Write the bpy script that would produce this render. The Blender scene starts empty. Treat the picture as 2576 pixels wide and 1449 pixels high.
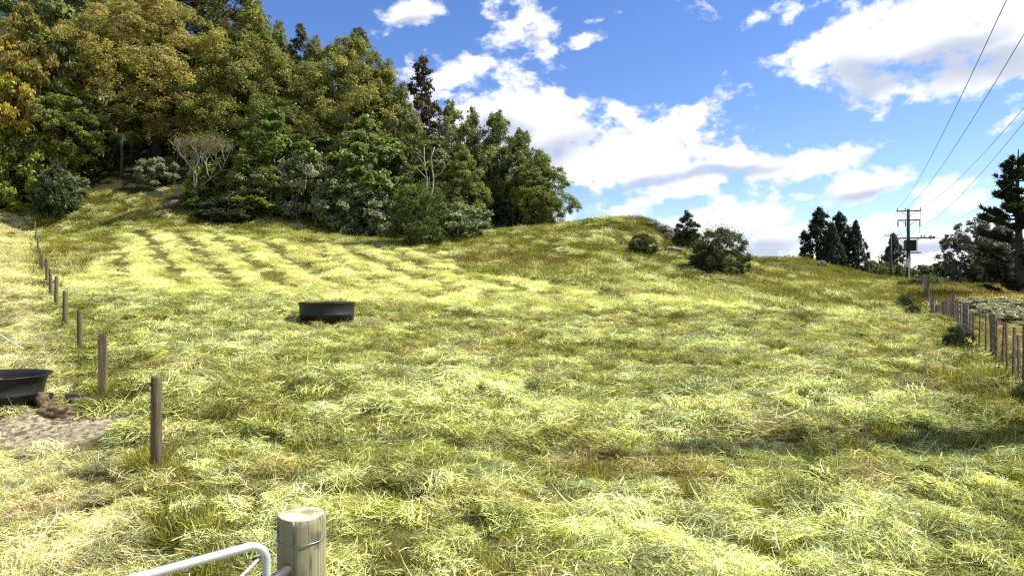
import bpy, math, random
import numpy as np
from mathutils import Vector

scene = bpy.context.scene
col = scene.collection
rad = math.radians
CAMZ = 2.05
F = 1717.0            # focal length in survey pixels (2576 wide frame)
CX, CY = 1288.0, 724.5

# ------------------------------------------------------------------ camera
cam_d = bpy.data.cameras.new('camera')
cam = bpy.data.objects.new('camera', cam_d)
col.objects.link(cam)
cam.location = (0, 0, CAMZ)
cam.rotation_euler = (rad(90), 0, 0)
cam_d.sensor_width = 36.0
cam_d.lens = 24.0
cam_d.clip_start = 0.05
cam_d.clip_end = 6000.0
scene.camera = cam

# ------------------------------------------------------------------ render / exposure
scene.view_settings.view_transform = 'Standard'
scene.view_settings.look = 'None'
scene.view_settings.exposure = 0.92
scene.view_settings.gamma = 1.0
cy = scene.cycles
cy.max_bounces = 5
cy.diffuse_bounces = 3
cy.glossy_bounces = 2
cy.transmission_bounces = 3
cy.transparent_max_bounces = 4
cy.use_denoising = False
cy.use_adaptive_sampling = False
cy.sample_clamp_indirect = 4.0
cy.caustics_reflective = False
cy.caustics_refractive = False
cy.filter_width = 1.25

# ------------------------------------------------------------------ sun and sky
SUN_AZ, SUN_EL = 82.0, 50.0
sun_d = bpy.data.lights.new('sun', 'SUN')
sun_d.energy = 5.0
sun_d.angle = rad(0.53)
sun_d.color = (1.0, 0.955, 0.86)
sun = bpy.data.objects.new('sun', sun_d)
col.objects.link(sun)
SDIR = Vector((math.sin(rad(SUN_AZ)) * math.cos(rad(SUN_EL)), math.cos(rad(SUN_AZ)) * math.cos(rad(SUN_EL)), math.sin(rad(SUN_EL))))
sun.rotation_euler = SDIR.to_track_quat('Z', 'Y').to_euler()
sun.location = SDIR * 200


def build_world():
    w = bpy.data.worlds.new('World')
    scene.world = w
    w.use_nodes = True
    nt = w.node_tree
    nt.nodes.clear()
    N, L = nt.nodes, nt.links

    def math_(op, a, b=None, c=None, clamp=False):
        n = N.new('ShaderNodeMath'); n.operation = op; n.use_clamp = clamp
        for i, v in enumerate((a, b, c)):
            if v is None: continue
            if isinstance(v, (int, float)): n.inputs[i].default_value = v
            else: L.new(v, n.inputs[i])
        return n.outputs[0]

    def sstep(v, lo, hi):
        n = N.new('ShaderNodeMapRange'); n.interpolation_type = 'SMOOTHSTEP'
        L.new(v, n.inputs[0]); n.inputs[1].default_value = lo; n.inputs[2].default_value = hi
        return n.outputs[0]

    def mixc(f, a, b):
        n = N.new('ShaderNodeMix'); n.data_type = 'RGBA'
        if isinstance(f, float): n.inputs[0].default_value = f
        else: L.new(f, n.inputs[0])
        for i, v in ((6, a), (7, b)):
            if isinstance(v, tuple): n.inputs[i].default_value = (*v, 1)
            else: L.new(v, n.inputs[i])
        return n.outputs[2]

    sky = N.new('ShaderNodeTexSky')
    sky.sky_type = 'NISHITA'
    sky.sun_disc = False
    sky.sun_elevation = rad(SUN_EL)
    sky.sun_rotation = rad(SUN_AZ)
    sky.altitude = 100
    sky.air_density = 1.0
    sky.dust_density = 0.4
    sky.ozone_density = 2.5
    hsv = N.new('ShaderNodeHueSaturation')
    hsv.inputs['Saturation'].default_value = 1.25
    hsv.inputs['Hue'].default_value = 0.515
    hsv.inputs['Value'].default_value = 1.2
    L.new(sky.outputs[0], hsv.inputs['Color'])

    tc = N.new('ShaderNodeTexCoord')
    sep = N.new('ShaderNodeSeparateXYZ'); L.new(tc.outputs['Generated'], sep.inputs[0])
    x, y, z = sep.outputs
    az = math_('ARCTAN2', x, y)
    el = math_('ARCSINE', z)
    # wisps: domain warp
    warp = N.new('ShaderNodeTexNoise'); warp.inputs['Scale'].default_value = 7.0; warp.inputs['Detail'].default_value = 3.0
    L.new(tc.outputs['Generated'], warp.inputs['Vector'])
    comb = N.new('ShaderNodeCombineXYZ')
    L.new(az, comb.inputs[0]); L.new(el, comb.inputs[1])
    wadd = N.new('ShaderNodeVectorMath'); wadd.operation = 'MULTIPLY_ADD'
    wsub = N.new('ShaderNodeVectorMath'); wsub.operation = 'SUBTRACT'
    L.new(warp.outputs['Color'], wsub.inputs[0]); wsub.inputs[1].default_value = (.5, .5, .5)
    L.new(wsub.outputs[0], wadd.inputs[0]); wadd.inputs[1].default_value = (.10, .06, 0)
    L.new(comb.outputs[0], wadd.inputs[2])
    p = wadd.outputs[0]

    def field(blobs, extra=()):
        acc = None
        for (a0, e0, ra, re_) in extra:      # unseen cloud banks added to whiten the fill light: azimuth, elevation, radii in degrees
            m = N.new('ShaderNodeMapping'); m.vector_type = 'TEXTURE'
            m.inputs['Location'].default_value = (rad(a0), rad(e0), 0)
            m.inputs['Scale'].default_value = (rad(ra), rad(re_), 1)
            L.new(p, m.inputs['Vector'])
            ln = N.new('ShaderNodeVectorMath'); ln.operation = 'LENGTH'
            L.new(m.outputs[0], ln.inputs[0])
            b = math_('SUBTRACT', 1.0, ln.outputs['Value'])
            acc = b if acc is None else math_('SMOOTH_MAX', acc, b, 0.15)
        for (px, py, rx, ry, rot) in blobs:
            u, v = (px - CX) / F, (CY - py) / F
            a0 = math.atan2(u, 1); e0 = math.atan2(v, math.hypot(u, 1))
            k = 1 / math.hypot(u, 1)
            m = N.new('ShaderNodeMapping'); m.vector_type = 'TEXTURE'
            m.inputs['Location'].default_value = (a0, e0, 0)
            m.inputs['Rotation'].default_value = (0, 0, rad(rot))
            m.inputs['Scale'].default_value = (rx / F * k * k * 1.1, ry / F * k * math.cos(e0), 1)
            L.new(p, m.inputs['Vector'])
            ln = N.new('ShaderNodeVectorMath'); ln.operation = 'LENGTH'
            L.new(m.outputs[0], ln.inputs[0])
            b = math_('SUBTRACT', 1.0, ln.outputs['Value'])
            acc = b if acc is None else math_('SMOOTH_MAX', acc, b, 0.15)
        return acc

    clouds = [
        (2330, 90, 330, 130, 8), (2540, 60, 260, 190, 0), (2120, 120, 160, 70, 15), (2400, 210, 260, 55, 4), (2200, 205, 200, 55, -8), (2060, 150, 110, 40, 0),
        (2430, 20, 300, 90, 0),
        (1360, 330, 290, 135, -10), (1480, 350, 200, 100, -15), (1640, 400, 260, 85, 6), (1230, 290, 140, 60, 10), (1540, 385, 300, 100, 8), (1650, 420, 220, 60, 5), (1440, 430, 180, 55, 5), (1720, 325, 150, 45, 25), (1820, 410, 290, 62, -4), (1960, 415, 200, 45, 6),
        (2080, 415, 140, 27, 14), (1730, 475, 150, 28, 8), (1580, 300, 90, 40, -20),
        (1020, 45, 95, 38, 20), (1300, 60, 60, 48, 35), (1345, 120, 25, 30, -40), (1145, 195, 85, 42, 30), (1465, 105, 48, 14, 12), (1975, 38, 34, 22, 30), (1885, 42, 55, 22, 30), (1830, 68, 34, 18, 20),
        (1765, 32, 40, 14, -20), (1570, 36, 40, 8, 5), (2060, 12, 34, 9, 15), (2545, 295, 38, 16, 30), (1130, 245, 60, 30, 20),
        (1570, 535, 110, 22, 18), (1850, 565, 190, 62, 8), (1960, 600, 150, 62, 0), (1430, 545, 50, 36, 10), (1720, 590, 130, 45, 0),
        (2150, 485, 170, 40, 10), (2180, 465, 90, 40, 0), (2360, 535, 240, 30, 14), (2420, 475, 110, 18, 10), (2350, 612, 280, 38, 4), (2200, 590, 140, 26, 10), (2430, 665, 330, 28, 0),
        (900, 600, 300, 90, 0), (500, 300, 300, 90, 0), (3100, 300, 380, 120, 0), (3300, 620, 400, 80, 0), (-400, 300, 350, 120, 0)]
    big = [c for c in clouds if c[2] * c[3] > 3500]
    small = [c for c in clouds if c[2] * c[3] <= 3500]
    SM = field([(a, b, c * 1.5, d * 1.5, e) for a, b, c, d, e in small])
    B = field(big, [(-165, 40, 35, 16), (165, 30, 30, 12), (130, 45, 22, 12), (-120, 35, 30, 14), (-85, 50, 25, 12), (-150, 15, 40, 8), (110, 15, 30, 8), (60, 62, 40, 9), (-30, 66, 50, 9), (-170, 66, 60, 10), (75, 18, 20, 7)])
    n1 = N.new('ShaderNodeTexNoise'); n1.inputs['Scale'].default_value = 11.0; n1.inputs['Detail'].default_value = 9.0; n1.inputs['Roughness'].default_value = .62
    mp = N.new('ShaderNodeMapping'); mp.inputs['Scale'].default_value = (1, 1, 1.5)
    L.new(tc.outputs['Generated'], mp.inputs[0]); L.new(mp.outputs[0], n1.inputs['Vector'])
    nz = math_('SUBTRACT', n1.outputs[0], 0.5)
    n4 = N.new('ShaderNodeTexNoise'); n4.inputs['Scale'].default_value = 34.0; n4.inputs['Detail'].default_value = 7.0; n4.inputs['Roughness'].default_value = .6
    L.new(mp.outputs[0], n4.inputs['Vector'])
    dens = math_('ADD', math_('MULTIPLY', nz, 3.6), math_('MAXIMUM', math_('MULTIPLY', B, 1.4), math_('SUBTRACT', math_('MULTIPLY', SM, .75), .08)))
    dens = math_('ADD', dens, math_('MULTIPLY', math_('SUBTRACT', n4.outputs[0], 0.5), 2.6))
    alpha = sstep(dens, 0.0, 0.85)
    # shaded cloud bases
    shades = [(2330, 165, 250, 40, 12), (2500, 165, 200, 60, 4), (2180, 190, 130, 35, 0), (1370, 400, 150, 45, 12), (1250, 340, 80, 40, 0), (2170, 495, 110, 20, 8), (1930, 620, 160, 26, 0),
              (1620, 470, 130, 18, 6), (1800, 440, 190, 16, 5), (2400, 630, 200, 24, 0), (1330, 90, 30, 20, 0), (1010, 70, 60, 16, 20)]
    S = field(shades)
    n2 = N.new('ShaderNodeTexNoise'); n2.inputs['Scale'].default_value = 8.0; n2.inputs['Detail'].default_value = 6.0
    L.new(mp.outputs[0], n2.inputs['Vector'])
    sh = sstep(math_('ADD', math_('MULTIPLY', math_('SUBTRACT', n2.outputs[0], .5), 1.6), S), -0.25, 0.75)
    ccol = mixc(sh, (7.6, 7.7, 7.9), (4.1, 4.5, 5.5))
    # soft mottling of the sunlit cloud faces
    n3 = N.new('ShaderNodeTexNoise'); n3.inputs['Scale'].default_value = 20.0; n3.inputs['Detail'].default_value = 7.0
    L.new(mp.outputs[0], n3.inputs['Vector'])
    ccol = mixc(math_('MULTIPLY', sstep(n3.outputs[0], .46, .74), .45), ccol, (5.0, 5.5, 6.6))
    above = sstep(z, -0.01, 0.03)
    fin = mixc(math_('MULTIPLY', alpha, above), hsv.outputs[0], ccol)
    bg = N.new('ShaderNodeBackground'); bg.inputs['Strength'].default_value = 0.08
    L.new(fin, bg.inputs[0])
    out = N.new('ShaderNodeOutputWorld'); L.new(bg.outputs[0], out.inputs[0])
    w.cycles.sampling_method = 'MANUAL'
    w.cycles.sample_map_resolution = 512


build_world()

# ------------------------------------------------------------------ helpers: noise, meshes, tagging
def hash2(ix, iy, seed):
    h = (ix.astype(np.int64) * 374761393 + iy.astype(np.int64) * 668265263 + seed * 974634777) & 0xFFFFFFFF
    h = ((h ^ (h >> 13)) * 1274126177) & 0xFFFFFFFF
    h = (h ^ (h >> 16)) & 0xFFFFFF
    return h / float(0xFFFFFF)


def vnoise(x, y, seed=0):
    x = np.asarray(x, float); y = np.asarray(y, float)
    ix = np.floor(x); iy = np.floor(y)
    fx = x - ix; fy = y - iy
    fx = fx * fx * (3 - 2 * fx); fy = fy * fy * (3 - 2 * fy)
    a = hash2(ix, iy, seed); b = hash2(ix + 1, iy, seed); c = hash2(ix, iy + 1, seed); d = hash2(ix + 1, iy + 1, seed)
    return (a * (1 - fx) + b * fx) * (1 - fy) + (c * (1 - fx) + d * fx) * fy


def fbm(x, y, scale, octv=4, seed=0, rough=.5):
    s = 0; amp = 1; tot = 0; fr = 1.0 / scale
    for i in range(octv):
        s = s + amp * vnoise(np.asarray(x) * fr + 17.3 * i, np.asarray(y) * fr - 9.1 * i, seed + i)
        tot += amp; amp *= rough; fr *= 2.03
    return s / tot


def sst(v, lo, hi):
    t = np.clip((np.asarray(v, float) - lo) / (hi - lo), 0, 1)
    return t * t * (3 - 2 * t)


def tag(o, label=None, cat=None, group=None, kind=None):
    if label: o['label'] = label
    if cat: o['category'] = cat
    if group: o['group'] = group
    if kind: o['kind'] = kind
    return o


def empty(name, loc, rz=0.0):
    o = bpy.data.objects.new(name, None)
    o.empty_display_size = .3
    col.objects.link(o)
    o.location = loc; o.rotation_euler = (0, 0, rz)
    return o


def link(name, me, parent=None, mat=None):
    o = bpy.data.objects.new(name, me)
    col.objects.link(o)
    if parent is not None: o.parent = parent
    if mat is not None and len(me.materials) == 0: me.materials.append(mat)
    return o


def quads_mesh(name, V, nq, C=None, smooth=False):
    """V: (nq*4,3) vertices, every four of them one quad; C: one colour per quad"""
    me = bpy.data.meshes.new(name)
    me.vertices.add(nq * 4); me.vertices.foreach_set('co', V.astype(np.float32).ravel())
    me.loops.add(nq * 4); me.loops.foreach_set('vertex_index', np.arange(nq * 4, dtype=np.int32))
    me.polygons.add(nq)
    me.polygons.foreach_set('loop_start', np.arange(0, nq * 4, 4, dtype=np.int32))
    if C is not None:
        a = me.color_attributes.new('Col', 'FLOAT_COLOR', 'POINT')
        cc = np.ones((nq * 4, 4), np.float32); cc[:, :3] = np.repeat(C, 4, axis=0)
        a.data.foreach_set('color', cc.ravel())
    me.update(calc_edges=True)
    return me


class MB:
    """collects tubes, boxes, lathes into one mesh"""
    def __init__(s): s.v = []; s.f = []

    def add(s, v, f):
        n = len(s.v); s.v += [tuple(p) for p in v]; s.f += [tuple(i + n for i in q) for q in f]

    def tube(s, pts, rads, sides=6, cap=True):
        pts = [Vector(p) for p in pts]
        if not hasattr(rads, '__len__'): rads = [rads] * len(pts)
        ref = Vector((0, 0, 1)); V = []; Fc = []
        prev = None
        for i, p in enumerate(pts):
            t = (pts[min(i + 1, len(pts) - 1)] - pts[max(i - 1, 0)])
            t = t.normalized() if t.length > 1e-9 else Vector((0, 0, 1))
            if prev is None:
                a = t.cross(Vector((0, 0, 1))) if abs(t.z) < .95 else t.cross(Vector((1, 0, 0)))
            else:
                a = prev - t * prev.dot(t)
            a.normalize(); prev = a
            b = t.cross(a)
            for k in range(sides):
                an = 2 * math.pi * k / sides
                V.append(p + (a * math.cos(an) + b * math.sin(an)) * rads[i])
        for i in range(len(pts) - 1):
            for k in range(sides):
                k2 = (k + 1) % sides
                Fc.append((i * sides + k, i * sides + k2, (i + 1) * sides + k2, (i + 1) * sides + k))
        if cap:
            Fc.append(tuple(range(sides - 1, -1, -1)))
            Fc.append(tuple((len(pts) - 1) * sides + k for k in range(sides)))
        s.add(V, Fc)

    def box(s, c, half, ax=None):
        """c centre, half sizes along the three axes ax (default world)"""
        ax = ax or (Vector((1, 0, 0)), Vector((0, 1, 0)), Vector((0, 0, 1)))
        c = Vector(c); V = []
        for sx in (-1, 1):
            for sy in (-1, 1):
                for sz in (-1, 1):
                    V.append(c + ax[0] * half[0] * sx + ax[1] * half[1] * sy + ax[2] * half[2] * sz)
        s.add(V, [(0, 1, 3, 2), (4, 6, 7, 5), (0, 4, 5, 1), (2, 3, 7, 6), (0, 2, 6, 4), (1, 5, 7, 3)])

    def lathe(s, prof, sides=32, c=(0, 0, 0), close=True, jit=0, seed=0):
        V = []; Fc = []; n = len(prof); rr = random.Random(seed)
        for (r, z) in prof:
            for k in range(sides):
                a = 2 * math.pi * k / sides
                r2 = r * (1 + (rr.random() - .5) * jit)
                V.append((c[0] + r2 * math.cos(a), c[1] + r2 * math.sin(a), c[2] + z))
        for i in range(n - 1):
            for k in range(sides):
                k2 = (k + 1) % sides
                Fc.append((i * sides + k, i * sides + k2, (i + 1) * sides + k2, (i + 1) * sides + k))
        if close:
            Fc.append(tuple(range(sides - 1, -1, -1)))
            Fc.append(tuple((n - 1) * sides + k for k in range(sides)))
        s.add(V, Fc)

    def mesh(s, name, smooth=False):
        me = bpy.data.meshes.new(name)
        me.from_pydata(s.v, [], s.f)
        if smooth: me.polygons.foreach_set('use_smooth', [True] * len(me.polygons))
        me.update()
        return me

    def build(s, name, mat, parent=None, smooth=False):
        return link(name, s.mesh(name, smooth), parent, mat)


# ------------------------------------------------------------------ materials
def new_mat(name):
    m = bpy.data.materials.new(name); m.use_nodes = True
    m.node_tree.nodes.clear()
    return m, m.node_tree.nodes, m.node_tree.links


def simple_mat(name, base, rough=.6, var=.25, scale=6.0, metal=0.0, bump=0.0, stretch=(1, 1, 1), dark=None, spec=.4):
    m, N, L = new_mat(name)
    out = N.new('ShaderNodeOutputMaterial'); b = N.new('ShaderNodeBsdfPrincipled')
    b.inputs['Roughness'].default_value = rough; b.inputs['Metallic'].default_value = metal
    b.inputs['Specular IOR Level'].default_value = spec
    tc = N.new('ShaderNodeTexCoord'); mp = N.new('ShaderNodeMapping'); mp.inputs['Scale'].default_value = stretch
    L.new(tc.outputs['Object'], mp.inputs[0])
    nz = N.new('ShaderNodeTexNoise'); nz.inputs['Scale'].default_value = scale; nz.inputs['Detail'].default_value = 6; nz.inputs['Roughness'].default_value = .65
    L.new(mp.outputs[0], nz.inputs['Vector'])
    r = N.new('ShaderNodeValToRGB'); L.new(nz.outputs[0], r.inputs[0])
    lo = tuple(c * (1 - var) for c in base) if dark is None else dark
    hi = tuple(min(1, c * (1 + var)) for c in base)
    r.color_ramp.elements[0].position = .32; r.color_ramp.elements[1].position = .68
    r.color_ramp.elements[0].color = (*lo, 1); r.color_ramp.elements[1].color = (*hi, 1)
    L.new(r.outputs[0], b.inputs['Base Color'])
    if bump:
        bp = N.new('ShaderNodeBump'); bp.inputs['Strength'].default_value = bump; bp.inputs['Distance'].default_value = .02
        L.new(nz.outputs[0], bp.inputs['Height']); L.new(bp.outputs[0], b.inputs['Normal'])
    L.new(b.outputs[0], out.inputs[0])
    return m


def leaf_mat(name, trans=.36, rough=.5, spec=.35, instancer=False):
    """leaf colour = colour of the leaf (per leaf attribute) x tint of the plant (object colour or instance tint)"""
    m, N, L = new_mat(name)
    out = N.new('ShaderNodeOutputMaterial'); b = N.new('ShaderNodeBsdfPrincipled'); t = N.new('ShaderNodeBsdfTranslucent')
    b.inputs['Roughness'].default_value = rough; b.inputs['Specular IOR Level'].default_value = spec
    a = N.new('ShaderNodeAttribute'); a.attribute_name = 'Col'
    mul = N.new('ShaderNodeMix'); mul.data_type = 'RGBA'; mul.blend_type = 'MULTIPLY'; mul.inputs[0].default_value = 1
    L.new(a.outputs['Color'], mul.inputs[6])
    if instancer:
        i = N.new('ShaderNodeAttribute'); i.attribute_type = 'INSTANCER'; i.attribute_name = 'tint'
        L.new(i.outputs['Color'], mul.inputs[7])
    else:
        i = N.new('ShaderNodeObjectInfo'); L.new(i.outputs['Color'], mul.inputs[7])
    L.new(mul.outputs[2], b.inputs['Base Color'])
    yel = N.new('ShaderNodeMix'); yel.data_type = 'RGBA'; yel.blend_type = 'MULTIPLY'; yel.inputs[0].default_value = 1
    L.new(mul.outputs[2], yel.inputs[6]); yel.inputs[7].default_value = (1.15, 1.2, .6, 1)
    L.new(yel.outputs[2], t.inputs[0])
    mx = N.new('ShaderNodeMixShader'); mx.inputs[0].default_value = trans
    L.new(b.outputs[0], mx.inputs[1]); L.new(t.outputs[0], mx.inputs[2]); L.new(mx.outputs[0], out.inputs[0])
    return m


M_LEAF = leaf_mat('leaf')
M_GRASS = leaf_mat('grass_blade', trans=.2, rough=.55, spec=.1, instancer=True)
M_BARK = simple_mat('bark', (.055, .045, .035), .85, .4, 3.0, bump=.5, stretch=(3, 3, .6))
M_PALEBARK = simple_mat('pale_bark', (.30, .275, .23), .85, .3, 3.0, bump=.3, stretch=(3, 3, .6))
M_DARKWOOD = simple_mat('weathered_post_wood', (.12, .092, .05), .85, .5, 5.0, bump=.5, stretch=(6, 6, .5))
M_REDWOOD = simple_mat('reddish_batten_wood', (.12, .05, .035), .85, .5, 5.0, bump=.5, stretch=(6, 6, .5))
M_GREYWOOD = simple_mat('grey_post_wood', (.10, .092, .085), .85, .45, 5.0, bump=.5, stretch=(6, 6, .5))
M_WIRE = simple_mat('galvanised_wire', (.33, .34, .36), .4, .15, 8, metal=.9)
M_BLACKWIRE = simple_mat('power_cable', (.05, .05, .055), .6, .1, 8)
M_GALV = simple_mat('galvanised_pipe', (.62, .64, .68), .42, .12, 30, metal=.55, bump=.05)
M_RUBBER = simple_mat('black_plastic', (.011, .0108, .0105), .5, .35, 9, bump=.04, spec=.35)
M_ROCK = simple_mat('lichen_rock', (.19, .18, .155), .95, .5, 5.0, bump=1.0, dark=(.05, .045, .035), spec=.1)
M_DARKROCK = simple_mat('dark_rock', (.07, .06, .055), .9, .5, 4.0, bump=.8)
M_WHITESTONE = simple_mat('white_stone', (.62, .62, .60), .8, .15, 6, bump=.3)
M_LOG = simple_mat('rotten_log', (.17, .115, .065), .95, .6, 14.0, bump=.9, stretch=(1, 1, 1), dark=(.035, .02, .012))
M_LOGGREY = simple_mat('grey_log', (.20, .165, .11), .95, .5, 7.0, bump=.9, dark=(.05, .04, .03))
M_PORC = simple_mat('porcelain', (.30, .27, .25), .3, .2, 6)
M_CONCRETE = simple_mat('pole_timber', (.045, .042, .055), .9, .3, 4, bump=.2, stretch=(4, 4, .4))
M_CROSSARM = simple_mat('crossarm_timber', (.10, .10, .06), .9, .3, 4, bump=.2)
M_TRANSF = simple_mat('transformer_steel', (.045, .036, .03), .5, .25, 3)
M_PLATE = simple_mat('pale_plate', (.55, .57, .55), .6, .1, 3)
M_ROPE = simple_mat('white_rope', (.75, .75, .72), .8, .1, 20)
M_WATER = simple_mat('dark_water', (.01, .012, .014), .05, .1, 3, spec=.5)
M_ROOF = simple_mat('rust_roof', (.42, .20, .15), .7, .2, 3)
M_WALL = simple_mat('house_wall', (.45, .42, .38), .8, .1, 3)
M_TWIG = simple_mat('twig', (.25, .22, .19), .9, .25, 3)
M_EARTH = simple_mat('bare_earth', (.09, .065, .045), .95, .5, 3, bump=.8)

# ------------------------------------------------------------------ terrain
def P(px, py, d):
    return ((px - CX) / F * d, d, CAMZ + (CY - py) / F * d)


ctrl = [(-3, 0, 0), (3, 0, 0), (0, 3, 0), (0, -6, 0), (-8, -4, 0), (8, -4, .1), (2, 5, .0), (5, 6, .05), (9, 9, .2), (-3, 4, 0), (-9, 4, .05), (-16, 8, .2), (14, 6, .35)]
for px, top, d in ((118, 650, 28.3), (107, 643, 36), (102, 629, 40), (96, 599, 48), (91, 580, 54), (88, 556, 60), (86, 512, 66)):
    x, y, z = P(px, top, d); ctrl.append((x, y, z - 1.04))
for px, py, d in ((380, 1195, 7.3), (257, 1010, 10.6), (200, 895, 15.5), (163, 825, 19.2), (140, 777, 22.2), (127, 747, 25.2),
                  (-60, 830, 20), (-80, 700, 34), (-60, 595, 50), (-40, 525, 62),
                  (815, 815, 20.4), (900, 730, 30), (600, 720, 31), (350, 700, 33), (900, 645, 45), (600, 610, 50), (330, 592, 52), (700, 600, 54),
                  (190, 480, 66), (330, 490, 65), (480, 500, 64), (700, 535, 64), (850, 575, 64), (1000, 608, 66), (1060, 618, 68), (1110, 608, 66),
                  (420, 540, 60), (600, 560, 60), (800, 598, 58), (1200, 592, 61), (1300, 578, 60), (1400, 574, 60), (1500, 556, 59), (1590, 551, 57), (1640, 562, 56), (1690, 616, 54), (1752, 642, 51),
                  (1810, 690, 46), (1620, 640, 50), (1500, 640, 48), (1350, 660, 45), (1200, 660, 45), (1500, 715, 34), (1300, 720, 33), (1700, 715, 38), (1880, 694, 50), (1880, 720, 42),
                  (1288, 1100, 9.1), (1288, 900, 17), (1288, 805, 25), (1750, 800, 24), (1800, 900, 16), (2100, 905, 14.5), (2100, 1100, 8.8), (2150, 800, 24), (2050, 735, 40), (2250, 745, 52),
                  (2000, 706, 62), (2120, 711, 66), (2230, 713, 74), (2240, 714, 132),
                  (1880, 649, 110), (1960, 648, 113), (2030, 653, 112), (2100, 675, 108), (2180, 703, 104), (1800, 652, 108),
                  (2285, 712, 78), (2340, 716, 110), (2430, 722, 110), (2390, 745, 48), (2480, 760, 36), (2560, 740, 60), (2620, 760, 40), (2700, 800, 24)):
    ctrl.append(P(px, py, d))
ctrl += [(10.45, 14.8, .42), (13.48, 20.3, .5), (17.7, 28, .5), (21.9, 35.6, .45), (30.4, 51, .5), (17, 16, .3), (-5.3, 6.9, -.2), (-7.5, 8.8, -.05)]
# land out of sight: the wooded hill rising behind the field, the backs of the knolls
ctrl += [(-44, 80, 20), (-55, 95, 33), (-30, 80, 17), (-38, 100, 31), (-20, 80, 12.5), (-22, 100, 22), (-8, 80, 8), (-8, 100, 12), (-2, 78, 5.5), (4, 80, 3.5), (-70, 80, 24), (-80, 110, 44), (-50, 125, 46), (-20, 130, 30), (5, 115, 5),
         (-66, 60, 14), (-62, 40, 5), (-50, 20, 2.2), (9, 74, 4.0), (15, 74, 3.0), (20, 70, 2.6), (25, 64, 2.4), (26, 80, 2.2), (38, 84, 2.2), (42, 130, 3), (60, 135, 2.5), (80, 160, 2.5), (110, 110, 2), (70, 70, 1.4), (60, 40, 1.0), (40, 20, .6), (30, 0, .4), (0, -20, 0), (-30, -15, 0), (0, 150, 5), (-60, 160, 40)]
ctrl = np.array(ctrl, float)


def tps_fit(c, lam=.02):
    n = len(c)
    d2 = ((c[:, None, :2] - c[None, :, :2]) ** 2).sum(-1)
    K = .5 * d2 * np.log(d2 + 1e-9); K[d2 < 1e-9] = 0
    K += np.eye(n) * lam * 10
    Pm = np.c_[np.ones(n), c[:, :2]]
    A = np.zeros((n + 3, n + 3)); A[:n, :n] = K; A[:n, n:] = Pm; A[n:, :n] = Pm.T
    return np.linalg.solve(A, np.r_[c[:, 2], 0, 0, 0])


TW = tps_fit(ctrl)


def H0(x, y):
    x = np.asarray(x, float); y = np.asarray(y, float); sh = x.shape
    q = np.c_[x.ravel(), y.ravel()]; out = np.empty(len(q))
    n = len(ctrl)
    for i in range(0, len(q), 20000):
        qq = q[i:i + 20000]
        d2 = ((qq[:, None, :] - ctrl[None, :, :2]) ** 2).sum(-1)
        U = .5 * d2 * np.log(d2 + 1e-9)
        out[i:i + 20000] = U @ TW[:n] + TW[n] + qq @ TW[n + 1:]
    return out.reshape(sh)


def H(x, y):
    x = np.asarray(x, float); y = np.asarray(y, float)
    xc = np.clip(x, -110, 130); yc = np.clip(y, -30, 165)
    h = np.clip(H0(xc, yc), -1, 48)
    far = np.hypot(x - xc, y - yc)
    h = h + (1.5 - h) * sst(far, 0, 160)
    near = np.hypot(x, y)
    h = h + (fbm(x, y, 6, 3, 5) - .5) * .20 * sst(near, 12, 45) + (fbm(x, y, 1.0, 3, 9) - .5) * .30 * sst(near, 1, 4) * (1 - .85 * sst(near, 16, 30))
    return h


def h1(x, y): return float(H(np.array([x]), np.array([y]))[0])


_ds = np.concatenate([np.arange(1.5, 30, .05), np.arange(30, 180, .15)])


def hit(px, py):
    """first ground point seen along the survey direction"""
    x = (px - CX) / F * _ds; z = CAMZ + (CY - py) / F * _ds
    g = H(x, _ds)
    k = np.nonzero(g >= z)[0]
    if len(k) == 0: k = [len(_ds) - 1]
    d = _ds[k[0]]
    return ((px - CX) / F * d, d, float(g[k[0]]))


def at(px, d):
    x = (px - CX) / F * d
    return (x, d, h1(x, d))


def poly_mask(x, y, poly):
    x = np.asarray(x); y = np.asarray(y); ins = np.zeros(x.shape, bool)
    n = len(poly)
    for i in range(n):
        x1, y1 = poly[i][:2]; x2, y2 = poly[(i + 1) % n][:2]
        c = ((y1 > y) != (y2 > y)) & (x < (x2 - x1) * (y - y1) / (y2 - y1 + 1e-12) + x1)
        ins ^= c
    return ins


def seg_dist(x, y, poly):
    best = np.full(np.shape(x), 1e9)
    for (ax, ay), (bx, by) in zip(poly[:-1], poly[1:]):
        dx, dy = bx - ax, by - ay
        t = np.clip(((x - ax) * dx + (y - ay) * dy) / (dx * dx + dy * dy), 0, 1)
        best = np.minimum(best, np.hypot(x - ax - t * dx, y - ay - t * dy))
    return best


GATE_POST = (-.895, 2.9)
LEFT_FENCE = [(393, 7.3), (257, 10.6), (201, 15.5), (163, 19.2), (141, 22.2), (128, 25.2), (118, 28.3), (107, 35), (102, 40), (96, 48), (91, 54), (88, 60), (86, 66)]
LF = [GATE_POST] + [((px - CX) / F * d, d) for px, d in LEFT_FENCE]
RF = [(4.0, 3.0)] + [(.551 * d + 2.3, d) for d in (8, 14.8, 20.3, 28, 35.6, 43, 51, 60, 70, 78, 140)]

ROWS = [hit(*p) for p in ((165, 705), (300, 588), (560, 597), (800, 618), (985, 626), (1065, 621), (1110, 645), (1200, 690), (1420, 715), (1800, 765), (1950, 790), (1500, 800), (1000, 770), (700, 765), (420, 752), (240, 745))]
FOREST = [(-75, 62), (-48, 66.5)] + [hit(*p)[:2] for p in ((190, 482), (330, 492), (480, 512), (700, 535), (850, 570), (1000, 606))] + [(-8.5, 68), (-5, 67), (4, 66), (6, 75), (10, 110), (-30, 170), (-120, 150), (-100, 60)]


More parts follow.
